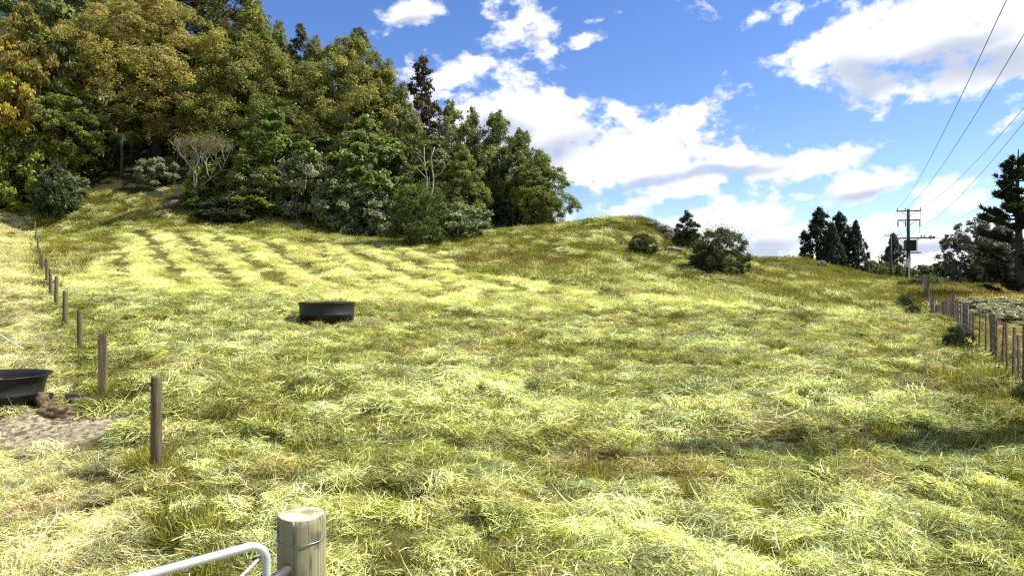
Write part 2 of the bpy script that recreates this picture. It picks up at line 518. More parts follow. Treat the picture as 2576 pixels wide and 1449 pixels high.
def fields(x, y):
    """what grows where: dictionary of masks in world coordinates"""
    x = np.asarray(x, float); y = np.asarray(y, float)
    f = {}
    f['lf'] = seg_dist(x, y, LF)
    f['rf'] = seg_dist(x, y, RF)
    # side of the left fence: negative is the far left paddock
    fx = np.interp(y, [p[1] for p in LF], [p[0] for p in LF])
    f['leftpad'] = sst(fx - x, 0.0, .6)
    rx = np.interp(y, [p[1] for p in RF], [p[0] for p in RF])
    f['road'] = sst(x - rx, 0.0, .8)
    wob = (fbm(x, y, 5, 3, 21) - .5) * 3
    ins = poly_mask(x + wob * .6, y + wob, ROWS).astype(float)
    s = (x + .62 * y + 1.2 * (fbm(x, y, 14, 2, 31) - .5) * 2) / 1.176
    ph = s / 2.35 + .10 * (fbm(x, y, 5, 3, 41) - .5) * 2
    saw = np.abs(((ph % 1) - .5) * 2)
    bias = (fbm(x, y, 4.5, 2, 47) - .5) * .5
    row = sst(saw + bias + (fbm(x, y, .6, 3, 43) - .5) * .6, .42, .74)
    row = .12 + .88 * row
    deep = sst(y, 27.5, 33)
    f['rows'] = ins
    f['swath'] = ins * (row * deep + (1 - deep) * (.55 + .45 * row))
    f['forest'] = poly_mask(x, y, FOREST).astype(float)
    g = fbm(x, y, 2.2, 5, 51, .62)
    f['green'] = sst(g, .42, .62)
    # bare soil by the tub
    cx0, cy0, _ = hit(80, 1092)
    e = np.hypot((x - cx0) / 1.3, (y - cy0) / .95) + (fbm(x, y, .5, 3, 61) - .5) * .7
    f['soil'] = 1 - sst(e, .75, 1.2)
    a0 = hit(1720, 1449); b0 = hit(1900, 1120); c0 = hit(1960, 960)
    f['track'] = 1 - sst(seg_dist(x, y, [a0[:2], b0[:2], c0[:2]]) + (fbm(x, y, .8, 3, 71) - .5) * .9, .1, .6)
    return f


def terrain():
    xs = np.concatenate([[-3500, -2000, -1200, -700, -450, -300, -220, -170, -140], np.arange(-120, -40, 1.6), np.arange(-40, 60, .6), np.arange(60, 132, 2.0), [150, 180, 230, 310, 450, 700, 1200, 2000, 3500]])
    ys = np.concatenate([[-3500, -1800, -900, -450, -220, -110, -60, -36], np.arange(-24, 0, 1.2), np.arange(0, 70, .45), np.arange(70, 168, 1.6), [185, 215, 260, 330, 450, 700, 1200, 2000, 3800]])
    X, Y = np.meshgrid(xs, ys)
    Z = H(X, Y)
    n, m = X.shape
    me = bpy.data.meshes.new('ground')
    V = np.stack([X, Y, Z], -1).reshape(-1, 3)
    idx = np.arange(n * m).reshape(n, m)
    Q = np.stack([idx[:-1, :-1], idx[:-1, 1:], idx[1:, 1:], idx[1:, :-1]], -1).reshape(-1, 4)
    me.vertices.add(len(V)); me.vertices.foreach_set('co', V.astype(np.float32).ravel())
    me.loops.add(Q.size); me.loops.foreach_set('vertex_index', Q.astype(np.int32).ravel())
    me.polygons.add(len(Q)); me.polygons.foreach_set('loop_start', np.arange(0, Q.size, 4, dtype=np.int32))
    me.update(calc_edges=True)
    me.polygons.foreach_set('use_smooth', np.ones(len(Q), bool))
    f = fields(X.ravel(), Y.ravel())
    hay, green = (.30, .27, .09), (.075, .075, .02)
    C = np.zeros((n * m, 3))
    mix = (f['swath'] * .8 + .25 * (1 - f['green']))[:, None]
    C = np.array(green) * (1 - mix) + np.array(hay) * mix
    dry = f['road'][:, None] * .8
    C = C * (1 - dry) + np.array((.42, .30, .10)) * dry
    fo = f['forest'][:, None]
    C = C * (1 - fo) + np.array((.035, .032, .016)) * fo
    so = f['soil'][:, None]
    C = C * (1 - so) + np.array((.27, .22, .14)) * so
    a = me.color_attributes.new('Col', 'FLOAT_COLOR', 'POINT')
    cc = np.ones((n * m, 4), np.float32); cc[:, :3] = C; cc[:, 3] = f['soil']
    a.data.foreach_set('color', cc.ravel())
    m_, N, L = new_mat('pasture_ground')
    out = N.new('ShaderNodeOutputMaterial'); b = N.new('ShaderNodeBsdfPrincipled'); b.inputs['Roughness'].default_value = .95; b.inputs['Specular IOR Level'].default_value = .1
    at_ = N.new('ShaderNodeAttribute'); at_.attribute_name = 'Col'
    tc = N.new('ShaderNodeTexCoord')
    n1 = N.new('ShaderNodeTexNoise'); n1.inputs['Scale'].default_value = 9; n1.inputs['Detail'].default_value = 8; n1.inputs['Roughness'].default_value = .7
    L.new(tc.outputs['Object'], n1.inputs['Vector'])
    r = N.new('ShaderNodeMapRange'); L.new(n1.outputs[0], r.inputs[0]); r.inputs[1].default_value = .3; r.inputs[2].default_value = .7; r.inputs[3].default_value = .35; r.inputs[4].default_value = 1.5
    mu = N.new('ShaderNodeVectorMath'); mu.operation = 'SCALE'; L.new(at_.outputs['Color'], mu.inputs[0]); L.new(r.outputs[0], mu.inputs['Scale'])
    n5 = N.new('ShaderNodeTexNoise'); n5.inputs['Scale'].default_value = 11; n5.inputs['Detail'].default_value = 9; n5.inputs['Roughness'].default_value = .75
    L.new(tc.outputs['Object'], n5.inputs['Vector'])
    sr = N.new('ShaderNodeValToRGB'); L.new(n5.outputs[0], sr.inputs[0])
    e = sr.color_ramp.elements; e[0].position = .40; e[0].color = (.06, .045, .03, 1); e[1].position = .56; e[1].color = (.42, .37, .24, 1)
    e2 = e.new(.48); e2.color = (.24, .19, .115, 1)
    sm = N.new('ShaderNodeMix'); sm.data_type = 'RGBA'; L.new(at_.outputs['Alpha'], sm.inputs[0]); L.new(mu.outputs[0], sm.inputs[6]); L.new(sr.outputs[0], sm.inputs[7])
    L.new(sm.outputs[2], b.inputs['Base Color'])
    bp = N.new('ShaderNodeBump'); bp.inputs['Strength'].default_value = .8; bp.inputs['Distance'].default_value = .06
    L.new(n1.outputs[0], bp.inputs['Height']); L.new(bp.outputs[0], b.inputs['Normal'])
    L.new(b.outputs[0], out.inputs[0])
    o = link('ground', me, None, m_)
    tag(o, 'rolling pasture ground rising to a wooded hill and grassy knolls', 'ground', kind='structure')


terrain()

# ------------------------------------------------------------------ grass and hay
R_ = np.random.default_rng(7)


def blades(n, base, ang, pitch, length, bend, width, seg, rng, roll=.6, colv=None):
    """curved tapered strips; returns vertices (quads*4,3) and quad count, colours"""
    d = np.stack([np.cos(ang), np.sin(ang)], -1)
    side0 = np.stack([-np.sin(ang), np.cos(ang), np.zeros(n)], -1)
    ro = rng.normal(0, roll, n)
    p = base.copy(); pi = pitch.copy()
    pts = [p.copy()]; sides = []
    for k in range(seg):
        st = (length / seg)[:, None]
        v = np.c_[d * np.cos(pi)[:, None], np.sin(pi)]
        up = np.c_[-d * np.sin(pi)[:, None], np.cos(pi)]
        sides.append(side0 * np.cos(ro)[:, None] + up * np.sin(ro)[:, None])
        p = p + v * st; pts.append(p.copy()); pi = pi - bend / seg
    sides.append(sides[-1])
    w = [width * (1 - (k / seg) ** 1.6 * .85) * .5 for k in range(seg + 1)]
    Q = []
    for k in range(seg):
        a, b = pts[k], pts[k + 1]
        Q.append(np.stack([a - sides[k] * w[k][:, None], a + sides[k] * w[k][:, None], b + sides[k + 1] * w[k + 1][:, None], b - sides[k + 1] * w[k + 1][:, None]], 1))
    Q = np.stack(Q, 1).reshape(-1, 3)
    c = np.where(rng.random(n) < .5, rng.uniform(.30, .75, n), rng.uniform(.95, 1.45, n)) if colv is None else rng.uniform(colv[0], colv[1], n)
    hue = rng.normal(0, .08, n)
    C = np.stack([c * (1 + hue), c, c * (1 - hue) * rng.uniform(.6, 1.4, n)], -1)
    return Q, np.repeat(C, seg, axis=0)


def hay_clump(seed, n=170, R=.19, L=(.06, .19), w=(.0036, .0075), hz=.085, spread=.75, seg=3, colv=None):
    g = np.random.default_rng(seed)
    rr = R * np.sqrt(g.random(n)); th = g.uniform(0, 2 * math.pi, n)
    z = g.random(n) * hz * (1 - (rr / R) ** 2 * .8) + .005
    ang = g.normal(0, spread, n) + np.where(g.random(n) < .5, 0, math.pi)
    wild = g.random(n) < .22
    ang = np.where(wild, g.uniform(0, 6.28, n), ang)
    ln = g.uniform(*L, n) * np.where(g.random(n) < .05, 1.9, 1)
    base = np.c_[rr * np.cos(th), rr * np.sin(th), z]
    base[:, 0] -= np.cos(ang) * ln * .45; base[:, 1] -= np.sin(ang) * ln * .45
    pitch = g.normal(.16, .18, n); bend = g.normal(.6, .9, n)
    Q, C = blades(n, base, ang, pitch, ln, bend, g.uniform(*w, n), seg, g, colv=colv)
    return Q, C


def tuft_clump(seed, n=75, R=.10, L=(.06, .18), w=(.0036, .007), seg=3, tilt=.9):
    g = np.random.default_rng(seed)
    rr = R * np.sqrt(g.random(n)); th = g.uniform(0, 2 * math.pi, n)
    base = np.c_[rr * np.cos(th), rr * np.sin(th), np.full(n, -.015)]
    ang = th + g.normal(0, .9, n)
    pitch = math.pi / 2 - np.abs(g.normal(tilt * .6, tilt * .55, n))
    bend = np.abs(g.normal(.9, .7, n))
    Q, C = blades(n, base, ang, pitch, g.uniform(*L, n), bend, g.uniform(*w, n), seg, g, roll=.9)
    return Q, C


def proto(name, qc):
    Q, C = qc
    me = quads_mesh(name, Q, len(Q) // 4, C)
    me.materials.append(M_GRASS)
    return bpy.data.objects.new(name, me)


def scatter(name, protos, x, y, spin, scl, idx, tint, label, cat, lean=.7, tilt=.2, relief=.0):
    z = H(x, y) + relief * (fbm(x, y, .42, 2, 141) - .5) * 2
    e = .15
    nx = -(H(x + e, y) - H(x - e, y)) / (2 * e) * lean; ny = -(H(x, y + e) - H(x, y - e)) / (2 * e) * lean
    nn = np.stack([nx, ny, np.ones_like(nx)], -1); nn[:, :2] += R_.normal(0, tilt, (len(nx), 2)); nn /= np.linalg.norm(nn, axis=1)[:, None]
    a = np.stack([np.cos(spin), np.sin(spin), np.zeros_like(spin)], -1)
    a -= nn * (a * nn).sum(1)[:, None]; a /= np.linalg.norm(a, axis=1)[:, None]
    b = np.cross(nn, a)
    rot = np.stack([np.arctan2(b[:, 2], nn[:, 2]), -np.arcsin(np.clip(a[:, 2], -1, 1)), np.arctan2(a[:, 1], a[:, 0])], -1)
    me = bpy.data.meshes.new(name)
    n = len(x)
    me.vertices.add(n); me.vertices.foreach_set('co', np.stack([x, y, z], -1).astype(np.float32).ravel())
    for nm, ty, da in (('rot', 'FLOAT_VECTOR', rot), ('tint', 'FLOAT_COLOR', np.c_[tint, np.ones(n)])):
        at_ = me.attributes.new(nm, ty, 'POINT'); at_.data.foreach_set('vector' if ty == 'FLOAT_VECTOR' else 'color', da.astype(np.float32).ravel())
    at_ = me.attributes.new('scl', 'FLOAT', 'POINT'); at_.data.foreach_set('value', scl.astype(np.float32))
    at_ = me.attributes.new('idx', 'INT', 'POINT'); at_.data.foreach_set('value', idx.astype(np.int32))
    c = bpy.data.collections.new(name + '_clumps')
    for p in protos: c.objects.link(p)
    ng = bpy.data.node_groups.new(name + '_nodes', 'GeometryNodeTree')
    ng.interface.new_socket('Geometry', in_out='INPUT', socket_type='NodeSocketGeometry')
    ng.interface.new_socket('Geometry', in_out='OUTPUT', socket_type='NodeSocketGeometry')
    N, L = ng.nodes, ng.links
    gi = N.new('NodeGroupInput'); go = N.new('NodeGroupOutput')
    ci = N.new('GeometryNodeCollectionInfo'); ci.inputs[0].default_value = c; ci.inputs[1].default_value = True; ci.inputs[2].default_value = True
    io = N.new('GeometryNodeInstanceOnPoints'); io.inputs['Pick Instance'].default_value = True

    def named(nm, ty):
        q = N.new('GeometryNodeInputNamedAttribute'); q.data_type = ty; q.inputs['Name'].default_value = nm
        return next(o for o in q.outputs if o.enabled and o.name == 'Attribute')
    er = N.new('FunctionNodeEulerToRotation')
    L.new(named('rot', 'FLOAT_VECTOR'), er.inputs[0]); L.new(er.outputs[0], io.inputs['Rotation'])
    L.new(named('scl', 'FLOAT'), io.inputs['Scale']); L.new(named('idx', 'INT'), io.inputs['Instance Index'])
    L.new(gi.outputs[0], io.inputs['Points']); L.new(ci.outputs[0], io.inputs['Instance']); L.new(io.outputs[0], go.inputs[0])
    o = link(name, me, None, M_GRASS)
    md = o.modifiers.new('scatter', 'NODES'); md.node_group = ng
    tag(o, label, cat, kind='stuff')
    return o


def wedge(d0, d1, dens, umax=.86):
    area = umax * (d1 * d1 - d0 * d0)
    n = int(area * dens)
    d = np.sqrt(R_.uniform(d0 * d0, d1 * d1, n)); u = R_.uniform(-umax, umax, n)
    return u * d, d


def flow(x, y):
    return fbm(x, y, 1.3, 2, 81) * 9.0 + R_.normal(0, .7, len(x))


def lerp(a, b, t): return np.asarray(a) * (1 - t[:, None]) + np.asarray(b) * t[:, None]


def hay_tint(x, y, f):
    t = sst(fbm(x, y, 1.1, 3, 91), .35, .68)
    c = lerp((.485, .50, .15), (.745, .775, .34), t)
    red = sst(fbm(x, y, .9, 3, 95), .60, .74) * (.42 + .3 * f['leftpad'])
    c = lerp(c, (.46, .27, .13), red)
    c = c * (1 + .12 * f['swath'] * sst(y, 22, 30))[:, None]
    c = c * (1 - .12 * (1 - f['rows']) * sst(y, 26, 34))[:, None]
    c = lerp(c, (.74, .72, .36), f['track'] * .35)
    c = lerp(c, (.74, .66, .34), f['leftpad'] * .55)
    dr = f['road'] * .8
    c = lerp(c, (.56, .42, .17), dr)
    return c * (R_.uniform(.72, 1.2, len(x)) * np.where(y < 27, .72 + .5 * sst(fbm(x, y, .35, 2, 151), .3, .65), .98))[:, None]


def tuft_tint(x, y, f):
    t = sst(fbm(x, y, 3.1, 3, 101), .3, .7)
    c = lerp((.20, .205, .034), (.36, .345, .066), t)
    gold = sst(fbm(x, y, 9, 3, 105), .42, .62) * sst(y, 28, 45) * (1 - sst(y, 66, 76))
    c = lerp(c, (.33, .26, .06), gold * .75)
    c = lerp(c, (.42, .33, .08), f['road'] * .7)
    c = c * (1 - .06 * f['rows'] * sst(y, 27, 31))[:, None]
    return c * (R_.uniform(.75, 1.25, len(x)) * np.where(y < 27, .7 + .5 * sst(fbm(x, y, .4, 2, 161), .3, .65), .95))[:, None]


def outside(x, y):
    """keep clear of the gate post and the two tubs"""
    k = np.hypot(x - GATE_POST[0], y - GATE_POST[1]) > .15
    for tx, ty, r in TUBS + LOGS: k &= np.hypot(x - tx, y - ty) > r
    return k


t1 = hit(805, 822); t2 = at(-14, 10.45)
TUBS = [(t1[0], t1[1] + .75, .84), (t2[0], t2[1], .66)]

LOGS = [(*at(140, 9.95)[:2], .27), (*at(200, 10.55)[:2], .24), (*at(112, 10.4)[:2], .2)]
HAY_N = [proto('hay_near_%d' % i, hay_clump(100 + i)) for i in range(6)]
TUF_N = [proto('tuft_near_%d' % i, tuft_clump(200 + i)) for i in range(5)]
HAY_M = [proto('hay_mid_%d' % i, hay_clump(300 + i, 190, .27, (.09, .24), (.0065, .012), .12, .65, 2)) for i in range(5)]
TUF_M = [proto('tuft_mid_%d' % i, tuft_clump(400 + i, 95, .17, (.08, .22), (.0065, .012), 2, .9)) for i in range(5)]
HAY_F = [proto('hay_far_%d' % i, hay_clump(500 + i, 150, .5, (.3, .6), (.012, .024), .2, .45, 2, (.8, 1.35))) for i in range(4)]
TUF_F = [proto('tuft_far_%d' % i, tuft_clump(600 + i, 130, .6, (.14, .42), (.014, .028), 2, .7)) for i in range(5)]


def lay(kind, lod, d0, d1, dens, protos, sc, label, name):
    x, y = wedge(d0, d1, dens)
    f = fields(x, y)
    r = R_.random(len(x))
    ev = np.clip(f['rows'], 0, 1)
    hill = sst(y, 30, 40) * (1 - f['rows']) * (1 - f['leftpad'])
    if kind == 'hay':
        pr = (1 - f['green'] * .6) * (1 - hill * .74)
        pr = np.where(f['rows'] > .5, f['swath'], pr)
        pr = np.maximum(pr, f['track'])
        pr = np.where((f['rows'] > .5) & (y > 27), pr, pr * (.42 + .75 * sst(fbm(x, y, .38 + .008 * d1, 2, 131), .36, .6)))
        pr *= (1 - f['soil'] * .93)
        pr *= 1 - .5 * (1 - sst(f['lf'], .15, .5)) - .6 * (1 - sst(f['rf'], .5, 1.5)) * (1 - ev)
        pr *= (1 - f['road'] * .55)
        pr = np.maximum(pr, .85 * f['leftpad'] * (1 - f['soil']) * (1 if lod == 'n' else .8))
        tint = hay_tint(x, y, f)
        s = R_.uniform(.75, 1.3, len(x)) * sc
        s *= np.where((f['rows'] > .5) & (y > 26), .72, 1)
        s *= 1 - .25 * f['leftpad']
        spin = flow(x, y)
        row_dir = math.atan2(1, -.62)
        spin = np.where(f['rows'] > .5, R_.normal(row_dir + 1.57, 1.0, len(x)), spin)
    else:
        pr = .45 + .5 * f['green']
        pr = np.where((f['rows'] > .5) & (y > 26), .95 * (1 - f['swath']), pr)
        pr = np.maximum(pr, hill * .85)
        edge = (1 - sst(f['lf'] + .25 * f['leftpad'], .12, .45)) * .85
        edge2 = (1 - sst(f['rf'], .6, 1.6))
        pr = np.maximum(pr, np.maximum(edge, edge2) * .95)
        pr *= (1 - f['soil'] * .95) * (1 - f['track'] * .8) * (1 - f['leftpad'] * (1 - edge) * .7)
        tint = tuft_tint(x, y, f)
        s = R_.uniform(.6, 1.15, len(x)) * sc * (1 + .35 * np.maximum(edge, edge2) - .45 * f['leftpad'] * (1 - edge))
        s *= np.where((f['rows'] > .5) & (y > 26), .45, 1)
        spin = R_.uniform(0, 6.28, len(x))
    pr *= (1 - f['forest'] * .92)
    k = (r < pr) & outside(x, y)
    idx = R_.integers(0, len(protos), len(x))
    return scatter(name, protos, x[k], y[k], spin[k], s[k], idx[k], tint[k], label, 'hay' if kind == 'hay' else 'grass', tilt=(.1 if lod == 'f' else .28) if kind == 'hay' else .15, relief={'n': .05, 'm': .06, 'f': .02, 'x': 0}[lod])


lay('hay', 'n', 1.7, 8.5, 52, HAY_N, 1.0, 'pale cut hay lying tangled in the near foreground by the gate', 'cut_hay')
lay('tuft', 'n', 1.7, 8.5, 54, TUF_N, 1.0, 'green uncut grass tufts standing through the near hay by the gate', 'grass_tufts')
lay('hay', 'm', 8.5, 26, 20, HAY_M, 1.1, 'pale cut hay lying over the middle of the field around the black trough', 'cut_hay')
lay('tuft', 'm', 8.5, 26, 14, TUF_M, 1.15, 'olive grass tufts over the middle of the field around the black trough', 'grass_tufts')
lay('hay', 'f', 26, 75, 5.5, HAY_F, 1.0, 'pale hay raked in rows across the far slope below the trees', 'cut_hay')
lay('tuft', 'f', 26, 75, 3.4, TUF_F, 1.0, 'olive gold grass on the far slope and the rocky knoll', 'grass_tufts')
lay('tuft', 'x', 75, 135, .9, TUF_F, 1.5, 'smooth green grass on the distant hill before the dark conifers', 'grass_tufts')

# ------------------------------------------------------------------ foliage generators
def unit(v): return v / (np.linalg.norm(v, axis=1)[:, None] + 1e-9)


def leaves(c, nrm, size, col_, rng, aspect=.5, droop=None):
    """one rhombus leaf (or leaf spray) per centre"""
    n = len(c)
    r = rng.normal(size=(n, 3))
    if droop is not None: r = r * .5 + droop
    a = unit(np.cross(nrm, r)); a2 = unit(np.cross(a, nrm)) if droop is not None else a
    a = a2
    b = unit(np.cross(nrm, a))
    s = size[:, None]
    V = np.stack([c - a * s, c + b * s * aspect, c + a * s, c - b * s * aspect], 1).reshape(-1, 3)
    return V, col_


def prof_interp(pts):
    t = np.array([p[0] for p in pts]); r = np.array([p[1] for p in pts])
    return lambda q: np.interp(q, t, r)


DOME = prof_interp([(0, .25), (.08, .62), (.25, .95), (.42, 1.0), (.6, .9), (.78, .66), (.9, .4), (1, .05)])
CONE = prof_interp([(0, .45), (.08, .85), (.2, 1.0), (.4, .85), (.6, .6), (.8, .33), (.93, .14), (1, .02)])
EGG = prof_interp([(0, .4), (.1, .78), (.28, 1.0), (.5, .92), (.7, .68), (.85, .42), (.95, .2), (1, .03)])
BALL = prof_interp([(0, .7), (.12, .88), (.35, 1.0), (.6, .98), (.8, .82), (.93, .55), (1, .2)])
SLIM = prof_interp([(0, .55), (.15, .9), (.4, 1.0), (.65, .75), (.85, .45), (1, .08)])


def crown_mesh(name, seed, Hh, R, t0, prof, nb, rb, nl, ls, pal, aspect=.5, up=.45, flat=.75, spiky=0.0, inner=.3, gaps=0.0, rnd=.65, puffs=9):
    """tree crown built from boughs > puffs > leaves. nb boughs of radius rb, nl leaves each puff, ls leaf half length"""
    g = np.random.default_rng(seed)
    hs = (1 - t0) * Hh
    # choose bough centres on the envelope, weighted by its radius
    tt = g.random(nb * 6); tt = tt[g.random(len(tt)) < (prof(tt) * .85 + .15)][:nb]
    n = len(tt); th = g.uniform(0, 6.283, n)
    rf = np.where(g.random(n) < inner, g.uniform(.15, .7, n), g.uniform(.78, 1.02, n))
    lob = 1 + .16 * np.sin(th * 3 + g.uniform(0, 6)) * np.sin(tt * 7 + g.uniform(0, 6)) + .08 * np.sin(th * 5 + tt * 11)
    r = np.maximum(prof(tt) * R * rf * lob - rb * .5, 0)
    B = np.c_[r * np.cos(th), r * np.sin(th), t0 * Hh + tt * (hs - rb * .6) + rb * .2]
    outd = unit(np.c_[np.cos(th) * .9, np.sin(th) * .9, (tt - .35) * 1.4])
    if gaps > 0:
        k = fbm(th * 1.2 + 50, tt * 5, 1.0, 2, seed) > gaps
        B, outd, n = B[k], outd[k], int(k.sum())
    # puffs on each bough
    pc = np.repeat(B, puffs, 0) + unit(g.normal(size=(n * puffs, 3)) + np.repeat(outd, puffs, 0) * .9) * (rb * g.uniform(.35, 1.0, n * puffs))[:, None] * np.array([1, 1, flat])
    po = np.repeat(outd, puffs, 0)
    pr = rb * g.uniform(.32, .62, n * puffs)
    bcol = g.uniform(.78, 1.22, n)
    m = len(pc)
    u = unit(g.normal(size=(m * nl, 3)) + np.repeat(po, nl, 0) * .55 + np.array([0, 0, up]))
    rr = np.repeat(pr, nl) * g.random(m * nl) ** .45
    c = np.repeat(pc, nl, 0) + u * rr[:, None] * np.array([1, 1, flat])
    if spiky > 0:
        sp = g.random(m * nl) < .12
        c[sp] += (u[sp] * .5 + np.array([0, 0, .5])) * (spiky * g.random(sp.sum()))[:, None]
    nrm = unit(u * .9 + g.normal(size=u.shape) * rnd + np.array([0, 0, .35]))
    size = ls * g.uniform(.6, 1.35, len(c))
    pal = np.array(pal)
    base = pal[np.repeat(g.integers(0, len(pal), n), puffs)]
    base = np.where((g.random(m) < .3)[:, None], pal[g.integers(0, len(pal), m)], base)
    C = np.repeat(base * np.repeat(bcol, puffs)[:, None] * g.uniform(.85, 1.15, m)[:, None], nl, 0)
    C = C * g.uniform(.7, 1.35, len(c))[:, None]
    C[:, 0] *= g.uniform(.9, 1.12, len(c))
    V, C = leaves(c, nrm, size, C, g, aspect, u * .9 + np.array([0, 0, up * .9]))
    me = quads_mesh(name, V, len(c), C)
    me.materials.append(M_LEAF)
    return me, B


def trunk_mesh(name, seed, Hh, r0, t0, B, nlimb=14, mat=None, lean=.04, top=.8):
    g = random.Random(seed)
    mb = MB(); pts = []
    k = 8; ox = oy = 0
    for i in range(k + 1):
        t = i / k
        pts.append((ox, oy, -.5 + t * (Hh * top + .5)))
        ox += g.uniform(-1, 1) * Hh * lean * .35; oy += g.uniform(-1, 1) * Hh * lean * .35
    rads = [r0 * (1.35 if i == 0 else 1) * (1 - .85 * i / k) for i in range(k + 1)]
    mb.tube(pts, rads, 8)
    order = list(range(len(B))); g.shuffle(order)
    for j in order[:nlimb]:
        e = Vector(B[j]); zt = max(t0 * Hh * .6, min(e.z - .15 * Hh * g.random() - math.hypot(e.x, e.y) * .35, Hh * top * .95))
        f = max(0, min(.999, (zt + .5) / (Hh * top + .5))) * k
        i0 = int(f); a = Vector(pts[i0]).lerp(Vector(pts[i0 + 1]), f - i0)
        rr = r0 * (1 - .85 * f / k) * .5
        mid = a.lerp(e, .5) + Vector((0, 0, -.06 * (e - a).length))
        mb.tube([a, mid, e], [rr, rr * .6, rr * .18], 5)
    me = mb.mesh(name, True); me.materials.append(mat or M_BARK)
    return me


# colour palettes of the leaves (multiplied by each plant's own tint)
OLIVE = [(0.206, 0.225, 0.064), (0.234, 0.241, 0.071), (0.172, 0.199, 0.054), (0.268, 0.262, 0.087)]
BRONZE = [(0.323, 0.298, 0.093), (0.377, 0.323, 0.109), (0.274, 0.272, 0.082), (0.361, 0.303, 0.131)]
GREEN = [(0.172, 0.218, 0.042), (0.23, 0.274, 0.05), (0.149, 0.185, 0.04), (0.276, 0.291, 0.055)]
GREYG = [(0.218, 0.241, 0.137), (0.276, 0.299, 0.179), (0.172, 0.207, 0.095), (0.31, 0.322, 0.21)]
DARKG = [(.030, .045, .022), (.04, .055, .028), (.025, .038, .02)]
GOLD = [(0.44, 0.367, 0.05), (0.37, 0.357, 0.055), (0.317, 0.337, 0.066), (0.458, 0.326, 0.055)]

PROTO = {}


def species(key, seed, Hh, R, t0, prof, nb, rb, nl, ls, pal, r0=.22, nlimb=14, bark=None, **kw):
    cm, B = crown_mesh(key + '_crown', seed, Hh, R, t0, prof, nb, rb, nl, ls, pal, **kw)
    tm = trunk_mesh(key + '_trunk', seed + 1, Hh, r0, t0, B, nlimb, bark)
    PROTO[key] = (cm, tm, Hh, R)


species('bronze_dome', 11, 18, 7.5, .10, DOME, 360, .95, 46, .088, BRONZE, r0=.4, up=.75, inner=.3, flat=.95)
species('bronze_dome_b', 12, 16, 6.0, .10, EGG, 290, .95, 46, .088, BRONZE + OLIVE, r0=.35, up=.7, inner=.3, flat=.95)
species('olive_cone', 13, 18, 6.0, .08, CONE, 320, .9, 46, .088, OLIVE, r0=.35, up=.8, inner=.3, flat=1.0, spiky=.5)
species('olive_cone_b', 14, 18, 6.2, .06, EGG, 340, .9, 46, .088, OLIVE + BRONZE[:1], r0=.35, up=.8, inner=.3, flat=1.0, spiky=.4)
species('olive_slim', 15, 13, 3.6, .06, EGG, 180, .75, 46, .088, OLIVE + GREYG[:1], r0=.25, up=.8, inner=.3, flat=1.0, spiky=.35)
species('olive_slim_b', 16, 12, 3.6, .10, DOME, 170, .75, 46, .088, OLIVE, r0=.25, up=.8, inner=.3, flat=1.0, spiky=.35)
species('emergent', 17, 12, 2.1, .15, SLIM, 120, .55, 26, .10, [(.07, .065, .04), (.09, .075, .05), (.06, .06, .03)], r0=.18, up=.8, gaps=.22, inner=.3, nlimb=26, spiky=.4)
species('broadleaf', 18, 10, 4.2, .25, DOME, 150, .85, 40, .10, GREEN + OLIVE[:2], r0=.2, flat=.45, up=.9, inner=.25, gaps=.28)
species('broadleaf_b', 19, 9, 3.6, .05, BALL, 130, .8, 36, .11, GREEN + GREYG, r0=.18, flat=.5, up=.8, inner=.25, gaps=.25)
species('gold', 20, 9, 3.8, .10, DOME, 150, .8, 40, .10, GOLD, r0=.2, flat=.5, up=.9, inner=.25, gaps=.25)
species('greygreen', 21, 9, 3.4, .04, EGG, 130, .8, 28, .14, GREYG + GREEN[:2], r0=.16, flat=.6, up=.7, inner=.25, gaps=.2, bark=M_PALEBARK)
species('shrub_grey', 22, 3.2, 1.9, .03, BALL, 80, .42, 26, .085, GREYG, r0=.07, up=.6, flat=.7, spiky=.25, bark=M_PALEBARK)
species('shrub_green', 23, 3.2, 1.7, .03, BALL, 80, .42, 26, .085, GREEN, r0=.07, up=.6, flat=.7, spiky=.25)
species('shrub_dark', 24, 3.0, 1.4, .02, EGG, 80, .38, 30, .065, [(.055, .085, .028), (.075, .11, .03), (.045, .065, .025)], r0=.07, up=.6, spiky=.4)
species('shrub_fresh', 25, 6.0, 2.2, .15, SLIM, 90, .5, 30, .085, [(.13, .20, .04), (.17, .235, .045), (.11, .16, .036)], r0=.08, flat=.5, up=.8, gaps=.36, inner=.3, nlimb=30, bark=M_PALEBARK)
species('gorse', 26, 3.2, 1.75, .0, BALL, 170, .38, 40, .055, [(.075, .095, .022), (.10, .12, .028), (.06, .075, .02), (.12, .13, .035)], r0=.08, up=.7, spiky=.7, aspect=.28, inner=.3)
species('cypress', 27, 13, 3.3, .05, prof_interp([(0, .8), (.2, 1.0), (.5, .9), (.75, .65), (.9, .35), (1, .05)]), 260, .55, 26, .12, DARKG, r0=.3, up=.7, flat=1.1, spiky=.5, inner=.25)
species('cypress_b', 28, 13, 4.2, .03, CONE, 260, .6, 26, .12, DARKG, r0=.3, up=.5, flat=.9, spiky=.5, inner=.25)
species('airy', 29, 9, 4.3, .06, BALL, 190, .65, 28, .11, [(.13, .13, .10), (.16, .155, .125), (.09, .095, .07)], r0=.28, up=.6, flat=.8, gaps=.25, inner=.25, nlimb=40)
species('sapling', 30, 3.2, .95, .12, SLIM, 60, .27, 24, .06, [(.05, .07, .035), (.065, .085, .045)], r0=.06, up=.6, gaps=.25, inner=.3, nlimb=24, spiky=.15)
species('far_bush', 31, 5, 3.2, .02, BALL, 60, .85, 24, .16, [(.10, .12, .025), (.13, .145, .03), (.075, .095, .025)], r0=.12, up=.7)
